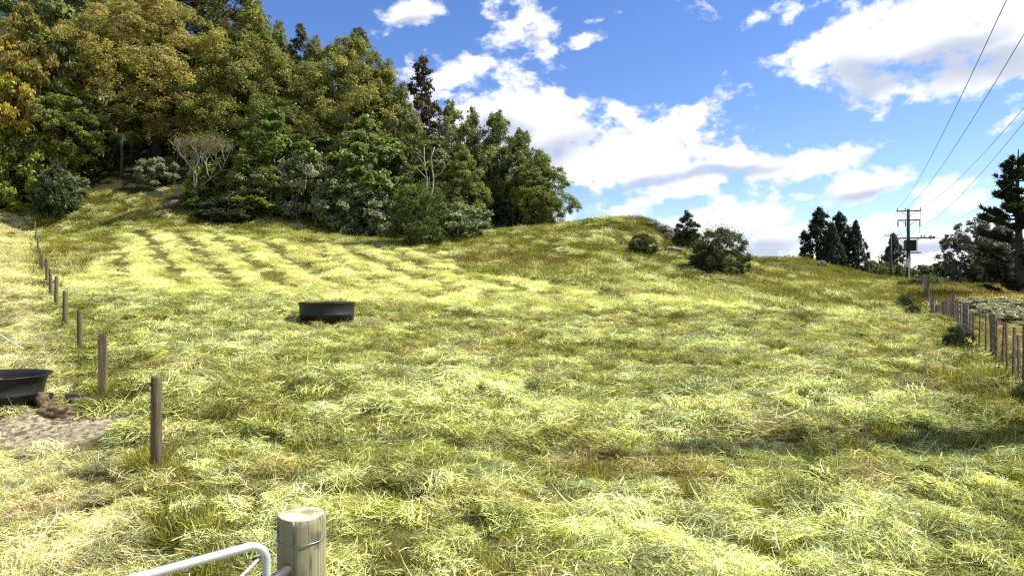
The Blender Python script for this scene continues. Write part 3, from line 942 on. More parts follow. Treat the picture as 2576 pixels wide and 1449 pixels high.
species('weeping', 32, 18, 5.5, .05, EGG, 130, 1.15, 32, .14, [(.06, .075, .02), (.08, .095, .025), (.05, .06, .02)], r0=.35, up=-.2, flat=1.3, inner=.2)


def tree(key, px, d, top=None, width=None, tint=(1, 1, 1), name='tree', label='', cat='tree', group=None, base=None, rz=None, hgt=None, sink=0.0, rough_foot=None):
    """stand a tree on the terrain: px/d place it, top (survey row of its tip) sets its height"""
    cm, tm, Hh, R = PROTO[key]
    x = (px - CX) / F * d; y = d
    z = h1(x, y) - sink
    if hgt is None: hgt = CAMZ + (CY - top) / F * d - z
    w = width / F * d * 1.1
    o = empty(name, (x, y, z), random.Random(px * 7 + int(d * 10)).uniform(0, 6.28) if rz is None else rz)
    s = (w / (2 * R), w / (2 * R), hgt / Hh)
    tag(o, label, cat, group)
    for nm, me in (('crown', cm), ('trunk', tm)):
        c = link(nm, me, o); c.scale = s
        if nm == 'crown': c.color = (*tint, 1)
    return o


FOREST_G = 'trees of the wooded hillside'
T = tree
# the wooded hillside, back rows first
T('weeping', 440, 84, -60, 330, (1, 1, 1), 'conifer_tree', 'dark green weeping conifer at the top of the hill behind the big golden brown tree', 'tree', FOREST_G)
T('weeping', 590, 86, -40, 260, (1.5, 1.2, .9), 'conifer_tree', 'dark olive conifer at the top edge of the hill where the wood meets the sky', 'tree', FOREST_G)
T('olive_cone', 250, 88, -120, 330, (.9, 1, 1), 'conifer_tree', 'dark olive tree high on the hill over the golden brown dome', 'tree', FOREST_G)
T('olive_cone_b', 60, 84, -120, 330, (.9, 1.05, .9), 'olive_tree', 'olive brown tree at the top left corner above the orange tree', 'tree', FOREST_G)
T('olive_cone', 635, 75, 15, 310, (1, 1, .9), 'conifer_tree', 'tall olive brown cone shaped tree right of the big golden brown tree', 'tree', FOREST_G)
T('olive_cone', 700, 84, 66, 200, (.8, .85, .85), 'conifer_tree', 'dark pointed tree on the skyline just right of the tall olive cone', 'tree', FOREST_G)
T('emergent', 757, 80, 66, 95, (1.5, 1.6, 1.1), 'emergent_tree', 'small dark tree top poking above the skyline left of the broad brown tree', 'tree', FOREST_G)
T('emergent', 905, 79, 77, 150, (1.9, 1.8, 1.1), 'emergent_tree', 'dark double tipped tree top rising above the broad olive brown tree', 'tree', FOREST_G)
T('olive_cone_b', 880, 75, 92, 330, (1.0, .98, .9), 'olive_tree', 'broad olive brown tree whose right side slopes down the skyline above the tree fern', 'tree', FOREST_G)
T('olive_cone', 790, 76, 105, 210, (.9, .92, .85), 'conifer_tree', 'olive tree between the tall olive cone and the broad olive brown tree', 'tree', FOREST_G)
T('olive_cone', 975, 75, 165, 170, (.95, .93, .85), 'conifer_tree', 'olive tree on the descending skyline left of the lone dark emergent', 'tree', FOREST_G)
T('emergent', 1062, 76, 148, 120, (.95, .85, .85), 'emergent_tree', 'lone dark open crowned tree sticking up against the blue sky', 'tree', FOREST_G)
T('olive_slim', 1012, 73, 225, 130, (.95, .98, .9), 'olive_tree', 'narrow olive tree just left of the lone emergent', 'tree', FOREST_G)
T('olive_slim', 1040, 70, 300, 150, (1.05, 1, .9), 'olive_tree', 'olive tree standing under the lone dark emergent', 'tree', FOREST_G)
T('olive_slim', 1135, 69, 268, 150, (.88, .92, .9), 'olive_tree', 'pointed dark olive tree right of the lone emergent with its tip against the cloud', 'tree', FOREST_G)
T('olive_slim', 1185, 67, 285, 130, (.8, .88, .85), 'olive_tree', 'dark olive tree third from the right end of the wood', 'tree', FOREST_G)
T('olive_slim_b', 1250, 68, 292, 170, (.72, .82, .85), 'olive_tree', 'dark olive round topped tree second from the right end of the wood', 'tree', FOREST_G)
T('olive_slim_b', 1312, 67, 335, 150, (.72, .82, .8), 'olive_tree', 'dark tree pressed against the rounded tree at the right end of the wood', 'tree', FOREST_G)
T('olive_slim_b', 1362, 64, 392, 150, (.85, .95, .75), 'olive_tree', 'rounded olive green tree at the right end of the wood leaning over the knoll', 'tree', FOREST_G)
# front rows
T('bronze_dome', 395, 75, 0, 430, (1, .98, .9), 'bronze_tree', 'huge golden brown domed tree filling the left of the wood', 'tree', FOREST_G)
T('bronze_dome_b', 250, 78, 30, 260, (.95, 1, .9), 'bronze_tree', 'golden brown tree at the left shoulder of the huge domed tree', 'tree', FOREST_G)
T('bronze_dome_b', 700, 70, 250, 170, (.95, 1.02, .8), 'bronze_tree', 'yellowish brown tree behind the fresh green sapling', 'tree', FOREST_G)
T('greygreen', 140, 70, -10, 230, (.85, .85, .6), 'broadleaf_tree', 'grey green tree with pale bare twigs at the upper left', 'tree', FOREST_G)
T('broadleaf', 60, 66, 15, 170, (1.3, .95, .9), 'broadleaf_tree', 'olive green broadleaf tree above the orange tree at the left edge', 'tree', FOREST_G)
T('broadleaf', 172, 66, 205, 165, (1.0, 1.0, .85), 'broadleaf_tree', 'bright green broadleaf tree with layered branches right of the orange tree', 'tree', FOREST_G)
T('gold', 28, 66, 88, 190, (1, 1, 1), 'golden_tree', 'orange gold tree at the left edge of the wood', 'tree', FOREST_G)
T('greygreen', 925, 66, 300, 240, (.72, .82, .55), 'broadleaf_tree', 'grey green broadleaf tree behind the tree fern fronds', 'tree', FOREST_G)
T('greygreen', 1090, 66, 345, 170, (.82, .85, .55), 'broadleaf_tree', 'grey green tree around the pale twisted bare trunks', 'tree', FOREST_G)
T('olive_slim', 1165, 64, 380, 130, (.95, 1, .8), 'olive_tree', 'olive tree behind the blue grey shrub at the edge of the knoll', 'tree', FOREST_G)
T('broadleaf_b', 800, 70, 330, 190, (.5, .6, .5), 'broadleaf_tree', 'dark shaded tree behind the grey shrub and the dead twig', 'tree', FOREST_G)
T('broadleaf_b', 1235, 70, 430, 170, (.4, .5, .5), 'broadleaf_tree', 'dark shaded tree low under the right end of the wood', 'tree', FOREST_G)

SH = 'shrubs along the foot of the wood'


def S(key, px, py, top, width, tint, name, label, d=None):
    """shrub: py is the survey row of its foot"""
    if d is None: x, d, z = hit(px, py)
    return tree(key, px, d, top - 6, width * 1.3, tint, name, label, 'shrub' if 'shrub' in name or 'bush' in name else 'tree', SH, sink=.1)


S('shrub_green', 95, 560, 345, 125, (1.1, 1.05, .9), 'leafy_shrub', 'tall light green shrub under the orange tree at the left edge', 65)
S('shrub_grey', 15, 560, 390, 115, (.8, .85, .7), 'leafy_shrub', 'grey green shrub at the far left edge below the orange tree', 66)
S('shrub_green', 45, 560, 430, 100, (.75, .85, .7), 'leafy_shrub', 'dark leafy shrub behind the yellow bracken at the left fence end', 66)
S('shrub_dark', 138, 548, 420, 72, (1.1, 1.05, 1), 'dense_shrub', 'dark green cone shaped shrub at the top end of the left fence', 62)
S('shrub_grey', 165, 530, 440, 70, (.75, .85, .7), 'leafy_shrub', 'small grey shrub on the right flank of the dark cone shaped shrub', 64)
S('shrub_grey', 395, 480, 405, 70, (.95, 1, 1), 'leafy_shrub', 'pale grey shrub in the shade under the huge domed tree', 67)
S('shrub_dark', 505, 535, 470, 62, (1.3, 1.25, .9), 'dense_shrub', 'small green cone shaped bush beside the pale grey rocks')
S('shrub_dark', 562, 560, 503, 100, (.75, .7, .85), 'dense_shrub', 'low dark grey spreading bush at the foot of the wood')
S('shrub_green', 535, 505, 415, 90, (.75, .85, .8), 'leafy_shrub', 'dark green shrub behind the small cone shaped bush', 64)
S('shrub_green', 598, 500, 425, 70, (1.5, 1.15, .8), 'leafy_shrub', 'yellow green shrub right of the bare forked tree', 64)
S('shrub_green', 640, 540, 500, 110, (1.3, 1.25, .9), 'leafy_shrub', 'low bright green bramble mound on the bank at the foot of the wood')
S('shrub_fresh', 690, 520, 275, 165, (.9, .95, 1), 'young_tree', 'fresh green sapling with a thin pale trunk in front of the brown trees', 64)
S('shrub_fresh', 745, 500, 400, 90, (1.1, 1.0, .9), 'young_tree', 'small light green sapling just right of the tall fresh sapling', 63)
S('shrub_grey', 655, 520, 430, 110, (.8, .8, .5), 'leafy_shrub', 'brown green scrub in front of the fresh green sapling', 63)
S('shrub_dark', 698, 545, 495, 55, (1.1, 1.2, .9), 'dense_shrub', 'small round green bush on the bank below the sapling')
S('shrub_grey', 790, 525, 393, 125, (1.05, 1.05, 1.15), 'leafy_shrub', 'silvery grey shrub left of the tree fern', 64)
S('shrub_green', 868, 530, 390, 120, (.95, .95, .9), 'leafy_shrub', 'mid green shrub touching the left of the tree fern', 65)
S('shrub_grey', 885, 575, 462, 125, (.85, .95, .75), 'leafy_shrub', 'grey green leafy shrub below the tree fern', 63)
S('shrub_grey', 955, 595, 505, 110, (.9, .95, .95), 'leafy_shrub', 'pale grey shrub low at the forest foot left of the round green bush', 63)
S('shrub_green', 985, 600, 470, 100, (.7, .8, .75), 'leafy_shrub', 'dark green shrub behind the pale grey shrub by the round bush', 66)
S('shrub_grey', 1012, 605, 560, 70, (1.0, 1.05, .9), 'leafy_shrub', 'small low grey green shrub touching the round green bush')
S('gorse', 1058, 616, 478, 105, (1.0, 1.25, .8), 'round_bush', 'round bright green bush standing alone at the lowest point of the forest foot')
S('shrub_grey', 1150, 603, 520, 120, (.85, .98, .95), 'leafy_shrub', 'blue grey shrub at the left end of the grassy knoll')
S('shrub_grey', 1105, 600, 450, 110, (.75, .82, .55), 'leafy_shrub', 'olive grey shrub behind the round green bush', 66)
S('shrub_grey', 1010, 590, 400, 130, (.7, .78, .55), 'leafy_shrub', 'grey green shrub above the forest foot right of the tree fern', 68)
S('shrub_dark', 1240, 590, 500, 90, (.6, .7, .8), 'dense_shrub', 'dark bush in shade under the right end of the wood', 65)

# bushes on the knoll
S2 = lambda *a, **k: tree(*a, **k)
x, d, z = hit(1617, 640)
T('gorse', 1617, d, 590, 62, (.85, .85, .9), 'gorse_bush', 'small dark round gorse bush on the slope of the knoll', 'bush', sink=.1)
x, d, z = hit(1815, 688)
T('gorse', 1815, d, 578, 122, (.9, .88, .9), 'gorse_bush', 'big round dark green gorse bush at the right foot of the knoll', 'bush', sink=.15)
T('gorse', 1768, d - .3, 640, 60, (.6, .6, .7), 'gorse_bush', 'low dark scrub against the left side of the big round gorse bush', 'bush', sink=.15)
T('sapling', 1729, 53, 534, 58, (1, 1, 1), 'young_tree', 'small upright dark tree growing from the rocks on the knoll', 'tree', sink=.1)

# distance
CY_G = 'dark conifers on the distant hill'
T('cypress', 2062, 128, 527, 92, (.8, 1, 1.1), 'cypress_tree', 'leftmost and broadest of the dark conifers on the distant hill', 'tree', CY_G, sink=1)
T('cypress', 2112, 126, 538, 78, (.85, 1.05, 1.1), 'cypress_tree', 'second dark conifer from the left on the distant hill', 'tree', CY_G, sink=1)
T('cypress_b', 2095, 121, 562, 62, (1, 1.2, 1.2), 'cypress_tree', 'shorter dark conifer standing before the two tallest on the distant hill', 'tree', CY_G, sink=1)
T('cypress_b', 2152, 124, 556, 66, (.9, 1.1, 1.1), 'cypress_tree', 'rightmost and most pointed of the dark conifers on the distant hill', 'tree', CY_G, sink=1)
T('cypress_b', 2248, 215, 588, 72, (1.5, 1.5, 1.7), 'cypress_tree', 'far grey green conifer seen between the thin power poles', 'tree', sink=1)
FB = 'far bushes beyond the field'
for px, dd, tp, wd, ti, lb in ((2196, 150, 657, 62, (1.25, 1.2, .9), 'yellow green bush under the rightmost distant conifer'),
                               (2232, 160, 662, 60, (1.1, 1.1, .9), 'yellow green bush at the foot of the thin leaning far pole'),
                               (2262, 150, 668, 50, (1, 1.05, .9), 'mid green bush just left of the tall power pole'),
                               (2322, 150, 668, 66, (.8, 1, 1), 'leafy green bush just right of the tall power pole'),
                               (2352, 150, 664, 50, (.75, .95, .9), 'leafy green bush left of the dark round tree'),
                               (2383, 135, 655, 58, (.45, .62, .6), 'dark round tree left of the airy grey tree'),
                               (2420, 130, 668, 70, (.5, .6, .6), 'dark low bush under the airy grey tree')):
    T('far_bush', px, dd, tp, wd, ti, 'far_bush', lb, 'bush', FB, sink=.3)
T('airy', 2468, 70, 543, 155, (1, 1, 1), 'airy_tree', 'grey airy round crowned tree left of the dark pine', 'tree')
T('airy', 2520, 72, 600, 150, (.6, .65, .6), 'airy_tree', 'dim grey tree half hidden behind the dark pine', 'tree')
x, d, z = hit(2335, 735)
T('gorse', 2336, 66, 694, 46, (1.1, 1.5, .8), 'broom_bush', 'bright green feathery broom bush right of the tall power pole', 'bush', sink=.1)
T('gorse', 2300, 46, 704, 78, (.75, .8, .75), 'tangled_bush', 'dark tangled bush swallowing the far end of the right fence', 'bush', sink=.1)
T('gorse', 2282, 38, 745, 46, (.6, .65, .65), 'tangled_bush', 'small dark bush on the field side of the tangled fence bush', 'bush', sink=.1)
T('gorse', 2296, 33, 770, 36, (.6, .65, .6), 'tangled_bush', 'low dark weed clump under the far fence battens', 'bush', sink=.1)
T('gorse', 2412, 17.2, 822, 62, (.5, .6, .55), 'tangled_bush', 'low dark bush on the field side of the right fence near its big posts', 'bush', sink=.1)
T('gorse', 2600, 10.4, 965, 90, (1.0, .95, .55), 'tangled_bush', 'dark weedy bush cut off by the right edge of the photo', 'bush', sink=.1)
BR = 'grey bramble thicket behind the right fence'
for px, dd, tp, wd, ti, lb in ((2470, 46, 738, 120, (1.0, .98, 1.0), 'grey bramble mound behind the right fence, furthest from the camera'),
                               (2560, 44, 738, 130, (.95, .95, .9), 'grey bramble mound at the right edge beneath the pine'),
                               (2450, 36, 752, 100, (1.1, 1.08, 1.05), 'pale grey bramble mound above the fence post second from right'),
                               (2525, 34, 754, 120, (1.05, 1.05, 1.0), 'pale grey bramble mound above the nearest thick fence post'),
                               (2600, 31, 760, 120, (.9, .9, .85), 'dull grey bramble mound half cut off by the right edge'),
                               (2490, 26.5, 770, 110, (1.1, 1.1, 1.05), 'pale grey bramble mound close behind the right fence left of the nearest post'),
                               (2570, 23, 782, 130, (1.0, 1.0, .95), 'pale grey bramble mound close behind the fence at the right edge')):
    T('shrub_grey', px, dd, tp - 5, wd * 1.15, (1.35 * ti[0], 1.25 * ti[1], 1.6 * ti[2]), 'bramble_mound', lb, 'shrub', BR, sink=.25)
T('gorse', 2462, 60, 716, 60, (2.2, 1.6, .6), 'yellow_bush', 'yellow flowering low bush on the dry mound below the airy tree', 'bush', sink=.2)
T('gorse', 2400, 58, 738, 80, (.9, .7, .8), 'brown_scrub', 'brown dry scrub hump in the straw coloured roadside grass', 'bush', sink=.3)
T('gorse', 2502, 58, 728, 66, (.7, .55, .6), 'brown_scrub', 'dark brown scrub below the yellow flowering bush', 'bush', sink=.3)


# ------------------------------------------------------------------ pine at the right edge
def pine():
    x, y, z = at(2562, 40)
    o = empty('pine_tree', (x, y, z - .1))
    tag(o, 'dark pine with ragged upswept boughs at the right edge', 'tree')
    g = random.Random(5); ng = np.random.default_rng(55)
    Ht = CAMZ + (CY - 372) / F * 40 - z
    tr = MB(); tips = []
    tr.tube([(0, 0, -.5), (.05, 0, Ht * .35), (-.05, .05, Ht * .7), (0, 0, Ht)], [.26, .2, .12, .03], 9)
    # second leader on the left
    br = []
    zz = .3
    while zz < Ht - .25:
        t = zz / Ht
        for k in range(5):
            az = g.uniform(0, 6.283)
            Lb = (2.3 * (1 - t) ** .85 + .28) * g.uniform(.5, 1.1)
            br.append((zz + g.uniform(-.15, .15), az, Lb, g.uniform(.12, .5)))
        zz += g.uniform(.42, .62) if t < .75 else .35
    # the boughs the photo shows on its left side
    for rz, ln, up in ((.50, 2.2, .22), (.56, 2.0, .25), (.40, 1.9, .2), (.30, 2.1, .15), (.20, 2.0, .12), (.66, 1.3, .4)):
        br.append((rz * Ht, math.pi + g.uniform(-.25, .25), ln, up))
        br.append((rz * Ht + .1, math.pi + g.uniform(-.7, .7), ln * .8, up))
    br.append((.58 * Ht, math.pi, 1.25, 2.0)); br.append((.62 * Ht, math.pi + .2, 1.0, 1.9))
    segs = []
    for (zb, az, Lb, up) in br:
        d = Vector((math.cos(az), math.sin(az), 0))
        pts = [Vector((0, 0, zb)) + d * (Lb * s) + Vector((0, 0, up * Lb * (s ** 2) * .9 - .1 * Lb * s * (1 - s))) for s in (0, .25, .5, .75, 1)]
        tr.tube(pts, [.055, .045, .035, .022, .01], 5)
        segs.append((pts, Lb, d))
        nside = int(4 + Lb * 3)
        for q in range(nside):
            s = g.uniform(.3, .97); i = min(3, int(s * 4)); a = pts[i].lerp(pts[i + 1], s * 4 - i)
            sd = d.cross(Vector((0, 0, 1))) * g.choice((-1, 1))
            l2 = Lb * .32 * (1.15 - s) + .18
            e = a + (d * .75 + sd * g.uniform(.4, .9) + Vector((0, 0, .35 + up * .5))).normalized() * l2
            tr.tube([a, a.lerp(e, .55) - Vector((0, 0, .03)), e], [.014, .01, .005], 4)
            segs.append(([a, e], l2, d))
    tr.build('trunk', M_BARK, o, True)
    # needle tufts along every twig
    C = []; Nn = []; D = []
    for pts, Lb, d in segs:
        n = len(pts)
        cnt = int(70 * Lb) + 25
        for _ in range(cnt):
            s = (.28 + .72 * g.random() if n > 2 else .2 + .85 * g.random()) * (n - 1)
            i = min(n - 2, int(s)); a = pts[i].lerp(pts[i + 1], s - i)
            ax = (pts[i + 1] - pts[i]).normalized()
            C.append(a); D.append(ax)
    C = np.array([list(v) for v in C]); D = np.array([list(v) for v in D])
    n = len(C)
    dirs = unit(D * .9 + ng.normal(size=(n, 3)) * .55 + np.array([0, 0, .25]))
    nrm = unit(np.cross(dirs, ng.normal(size=(n, 3))))
    L_ = ng.uniform(.09, .17, n)[:, None]; W_ = .022
    b = np.cross(nrm, dirs)
    base = C + ng.normal(size=(n, 3)) * .03
    V = np.stack([base - b * W_, base + b * W_, base + dirs * L_ * 1.5 + b * W_ * .6, base + dirs * L_ * 1.5 - b * W_ * .6], 1).reshape(-1, 3)
    cc = np.array([(.03, .045, .022)]) * ng.uniform(.6, 1.5, n)[:, None]
    me = quads_mesh('needles', V, n, cc); me.materials.append(M_LEAF)
    c = link('crown', me, o); c.color = (1, 1, 1, 1)


pine()


# ------------------------------------------------------------------ tree ferns, bracken
def fronds(n, length, seed, rise=.9, droop=1.6, width=.32, colr=(.10, .15, .05), el=(.5, 1.1)):
    g = np.random.default_rng(seed); V = []; C = []
    for k in range(n):
        az = 6.283 * k / n + g.normal(0, .15); L_ = length * g.uniform(.8, 1.1); e0 = g.uniform(*el)
        d = np.array([math.cos(az), math.sin(az), 0]); sd = np.array([-math.sin(az), math.cos(az), 0])
        p = np.zeros(3); a = e0; m = 26; cf = g.uniform(.75, 1.3)
        for i in range(m):
            t = i / m
            step = (d * math.cos(a) + np.array([0, 0, math.sin(a)])) * L_ / m
            up = -d * math.sin(a) + np.array([0, 0, math.cos(a)])
            w = L_ * width * .7 * math.sin(math.pi * min(1, .08 + t * .95)) ** .7
            for s in (-1, 1):
                q = (sd * s * .93 + step / np.linalg.norm(step) * .38 - up * .28)
                tip = p + q * w
                wd = step * .24
                V += [p - wd * .5, p + wd, tip + wd * .35, tip - wd * .15]
                c = np.array(colr) * cf * g.uniform(.8, 1.2)
                C.append(c)
            V += [p - sd * .02, p + sd * .02, p + step + sd * .015, p + step - sd * .015]; C.append(np.array((.10, .09, .03)))
            p = p + step; a -= droop / m * (1 + t)
    me = quads_mesh('fronds', np.array(V), len(C), np.array(C)); me.materials.append(M_LEAF)
    return me


def tree_fern(px, d, top, w, seed, label, tint=(1, 1, 1), stem=True, n=15, rise=(.35, 1.0), base=None, droop=1.25):
    x, y, z = at(px, d); L_ = w / F * d * .5
    zt = CAMZ + (CY - top) / F * d - .32 * L_
    o = empty('tree_fern' if stem else 'bracken_fern', (x, y, z))
    tag(o, label, 'tree fern' if stem else 'fern')
    f = link('fronds', fronds(n, L_ * 1.12, seed, el=rise, droop=droop), o); f.location = (0, 0, zt - z if stem else .35); f.color = (*tint, 1)
    if stem:
        mb = MB(); mb.tube([(0, 0, -.4), (.08, 0, (zt - z) * .5), (0, 0, zt - z)], [.2, .15, .13], 8); mb.build('trunk', M_BARK, o, True)
    return o


tree_fern(910, 63.2, 385, 140, 3, 'tree fern with pale arching fronds in the middle of the wood', (2.0, 2.1, 1.6), n=11, rise=(.3, 1.25), droop=1.9)
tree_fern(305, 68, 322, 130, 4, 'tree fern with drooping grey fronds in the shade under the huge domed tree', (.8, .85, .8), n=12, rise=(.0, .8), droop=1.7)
tree_fern(935, 62, 540, 60, 8, 'small tree fern low among the grey shrubs below the larger tree fern', (.9, 1.3, .7), n=12)
tree_fern(680, 61.5, 415, 90, 9, 'light green tree fern with a thin stem under the fresh sapling', (1.7, 1.5, .8), n=11, rise=(.3, .9))
tree_fern(735, 62, 440, 60, 12, 'small light green tree fern right of the one under the sapling', (1.5, 1.5, .8), n=10, rise=(.3, .9))
tree_fern(55, 63, 468, 115, 5, 'yellow green bracken fern at the top end of the left fence', (2.7, 2.1, .8), stem=False, n=22, rise=(.5, 1.3))


# ------------------------------------------------------------------ bare forked tree, dead twigs, twisted pale trunks
def twig_tree(name, label, px, d, py_top, spread, seed, mat, lvl=5, r0=.14, lean=(0, 0), leafy=0, tint=(1, 1, 1), z0=None, fork=3, n_up=.55):
    x, y, z = at(px, d)
    if z0 is not None: z = z0
    Ht = CAMZ + (CY - py_top) / F * d - z
    g = random.Random(seed); mb = MB(); tips = []
    o = empty(name, (x, y, z)); tag(o, label, 'tree')

    def grow(p, dr, ln, r, l):
        q = p + dr * ln * .5 + Vector((g.uniform(-1, 1), g.uniform(-1, 1), g.uniform(-.3, .3))) * ln * .07
        e = p + dr * ln
        mb.tube([p, q, e], [r, r * .82, r * .68], 6 if l > 2 else 4, cap=False)
        if l <= 1: tips.append(e)
        if l == 0: return
        for k in range(fork if l < lvl else fork - 1 + (seed % 2)):
            nd = (dr * .9 + Vector((g.uniform(-1, 1), g.uniform(-1, 1), g.uniform(-.4, .8))) * spread + Vector((0, 0, n_up * .3))).normalized()
            grow(e, nd, ln * g.uniform(.6, .82), max(r * .62, .012), l - 1)
    grow(Vector((0, 0, -.3)), Vector((lean[0], lean[1], 1)).normalized(), Ht * .30, r0, lvl)
    t = mb.build('trunk', mat, o, True)
    if leafy:
        ng = np.random.default_rng(seed)
        c = np.repeat(np.array([list(v) for v in tips]), leafy, 0); c += ng.normal(size=c.shape) * .28
        V, C = leaves(c, unit(ng.normal(size=c.shape) + np.array([0, 0, .6])), ng.uniform(.05, .11, len(c)), np.array([(.17, .15, .06)]) * ng.uniform(.7, 1.4, len(c))[:, None], ng)
        me = quads_mesh('leaves', V, len(c), C); me.materials.append(M_LEAF)
        f = link('crown', me, o); f.color = (*tint, 1)
    return o


twig_tree('bare_tree', 'pale forked half bare tree leaning over the grey rocks at the foot of the wood', 476, 60.5, 318, .95, 21, M_TWIG, 6, .12, (.22, 0), leafy=3, tint=(.8, .8, .5))
twig_tree('dead_sapling', 'thin bleached dead sapling left of the tree fern', 797, 63, 325, .5, 31, M_PALEBARK, 3, .06, (.05, 0), fork=3)
for dx, sd, lb in ((1072, 41, 'pale twisted bare trunk above the round green bush'), (1088, 44, 'thinner pale bare trunk right beside the twisted one')):
    x, y, z = at(dx, 61.5); zt = CAMZ + (CY - 362) / F * 61.5 - z
    g = random.Random(sd); mb = MB()
    pts = [(g.uniform(-.28, .28) if i else 0, g.uniform(-.2, .2), -.3 + zt * i / 9) for i in range(10)]
    mb.tube(pts, [.13 - .010 * i for i in range(10)], 7)
    for i in (5, 6, 7, 8):
        a = Vector(pts[i]); e = a + Vector((g.uniform(-1.2, 1.2), g.uniform(-.5, .2), g.uniform(.5, 1.3)))
        mb.tube([a, a.lerp(e, .5) + Vector((.1, 0, -.1)), e], [.05, .035, .012], 5)
    o = mb.build('bare_tree', M_PALEBARK, None, True); o.location = (x, y, z); tag(o, lb, 'tree')


# ------------------------------------------------------------------ rocks
def rock(px, py, w, hgt, seed, label, mat=M_ROCK, name='rock', d=None, depth=.8, rz=0.0):
    if d is None: x, d, z = hit(px, py)
    else: x, _, z = at(px, d)
    W = w / F * d; Hh = hgt / F * d
    g = np.random.default_rng(seed)
    import bmesh
    bm = bmesh.new(); bmesh.ops.create_icosphere(bm, subdivisions=4, radius=.5)
    ks = [(g.normal(size=3) * 2.2, g.uniform(0, 6)) for _ in range(5)]
    pl = [unit(g.normal(size=(1, 3)))[0] for _ in range(9)]
    for v in bm.verts:
        p = np.array(v.co)
        for q in pl:
            s = p @ q
            if s > .36: p = p - q * (s - .36) * .85
        n = p / (np.linalg.norm(p) + 1e-9)
        p = p + n * .035 * sum(math.sin(k @ p * 3.2 + f) for k, f in ks) * .8
        v.co = (p[0] * W, p[1] * W * depth, (p[2] + .28) * Hh * 1.35)
    me = bpy.data.meshes.new(name); bm.to_mesh(me); bm.free()
    o = link(name, me, None, mat); o.location = (x, d, z); o.rotation_euler = (0, 0, rz)
    tag(o, label, 'rock')
    return o


rock(440, 524, 56, 22, 1, 'largest pale grey rock under the bare forked tree', depth=.7)
rock(472, 520, 24, 14, 2, 'pale grey rock touching the right side of the largest rock')
rock(419, 543, 22, 15, 3, 'small grey rock lying alone below the largest pale rock')
rock(1592, 554, 22, 9, 4, 'dark grey rock on the very top of the knoll', M_ROCK)
rock(1638, 568, 30, 9, 5, 'flat rock just right of the top of the knoll')
rock(1664, 582, 38, 18, 6, 'largest grey rock outcrop on the right shoulder of the knoll')
rock(1688, 602, 32, 24, 7, 'steep grey rock face below the largest outcrop on the knoll')
rock(1728, 622, 54, 44, 8, 'dark stump like rock under the small upright tree', M_DARKROCK)
rock(1692, 634, 50, 13, 9, 'low flat grey ledge on the slope between the two gorse bushes')
rock(1565, 618, 14, 7, 10, 'tiny pale rock on the slope left of the small gorse bush')
rock(1852, 692, 16, 14, 11, 'small pale rock at the right foot of the big gorse bush')
rock(2066, 672, 20, 14, 12, 'pale boulder before the leftmost dark conifer on the distant hill', d=106)
rock(2076, 670, 12, 12, 13, 'smaller boulder right beside the pale boulder on the distant hill', d=106)
rock(718, 818, 22, 11, 14, 'dark lump of stone at the left foot of the black trough', M_DARKROCK, 'stone', d=20.2)
rock(736, 815, 16, 11, 15, 'white stone wedged against the left foot of the black trough', M_WHITESTONE, 'stone', d=20.3)


# ------------------------------------------------------------------ troughs
def water_trough(name, loc, R, Hh, label, taper, lip, flare, waterz, ball=None):
    o = empty(name, loc); tag(o, label, 'water trough')
    mb = MB()
    r0 = R * taper
    prof = [(r0 * .2, 0), (r0, 0), (r0 + (R - r0) * .45, Hh * .5), (r0 + (R - r0) * .47 + .012, Hh * .52), (r0 + (R - r0) * .5, Hh * .54), (R, Hh - flare), (R + lip * .7, Hh - flare * .25), (R + lip, Hh), (R + lip * .9, Hh + .012), (R - .01, Hh), (R - .03, Hh - flare),
            (r0 - .03, .06), (r0 * .2, .06)]
    mb.lathe(prof, 64, close=False)
    mb.build('tub', M_RUBBER, o, True)
    wm = MB(); rw = r0 - .03 + (R - r0) * (waterz / Hh)
    wm.lathe([(rw * .01, waterz), (rw * .98, waterz)], 48, close=False)
    wm.build('water', M_WATER, o)
    if ball:
        b = MB(); br, bx, by = ball
        b.lathe([(br * math.sin(math.pi * i / 14) + 1e-4, -br * math.cos(math.pi * i / 14)) for i in range(15)], 24, c=(bx, by, waterz + br * .35), close=False)
        b.build('float_ball', M_RUBBER, o, True)
    return o


water_trough('water_trough', (TUBS[0][0], TUBS[0][1], t1[2] - .05), 
             .80, .73, 'black round trough standing alone in the mown field', .97, .035, .10, .45)
water_trough('water_trough', (TUBS[1][0], TUBS[1][1], t2[2] - .05), .68, .58, 'black round tub with a float ball at the left edge', .86, .075, .05, .43, (.105, .09, -.05))


# ------------------------------------------------------------------ rotten wood by the tub
for px, dd, w_, h_, sd_, dp, rz_, mt, lb in ((140, 10.0, 98, 26, 61, .42, -.15, M_LOG, 'brown slab of rotten log between the black tub and the fence'),
                                             (200, 10.6, 82, 20, 62, .40, -.1, M_LOGGREY, 'grey slab of rotten log behind the brown one, nearest the fence'),
                                             (112, 10.45, 40, 34, 63, .8, .6, M_LOG, 'short brown stump of rotten wood at the right side of the black tub')):
    o = rock(px, 0, w_, h_, sd_, lb, mt, 'log', dd, dp, rz_); o['category'] = 'log'

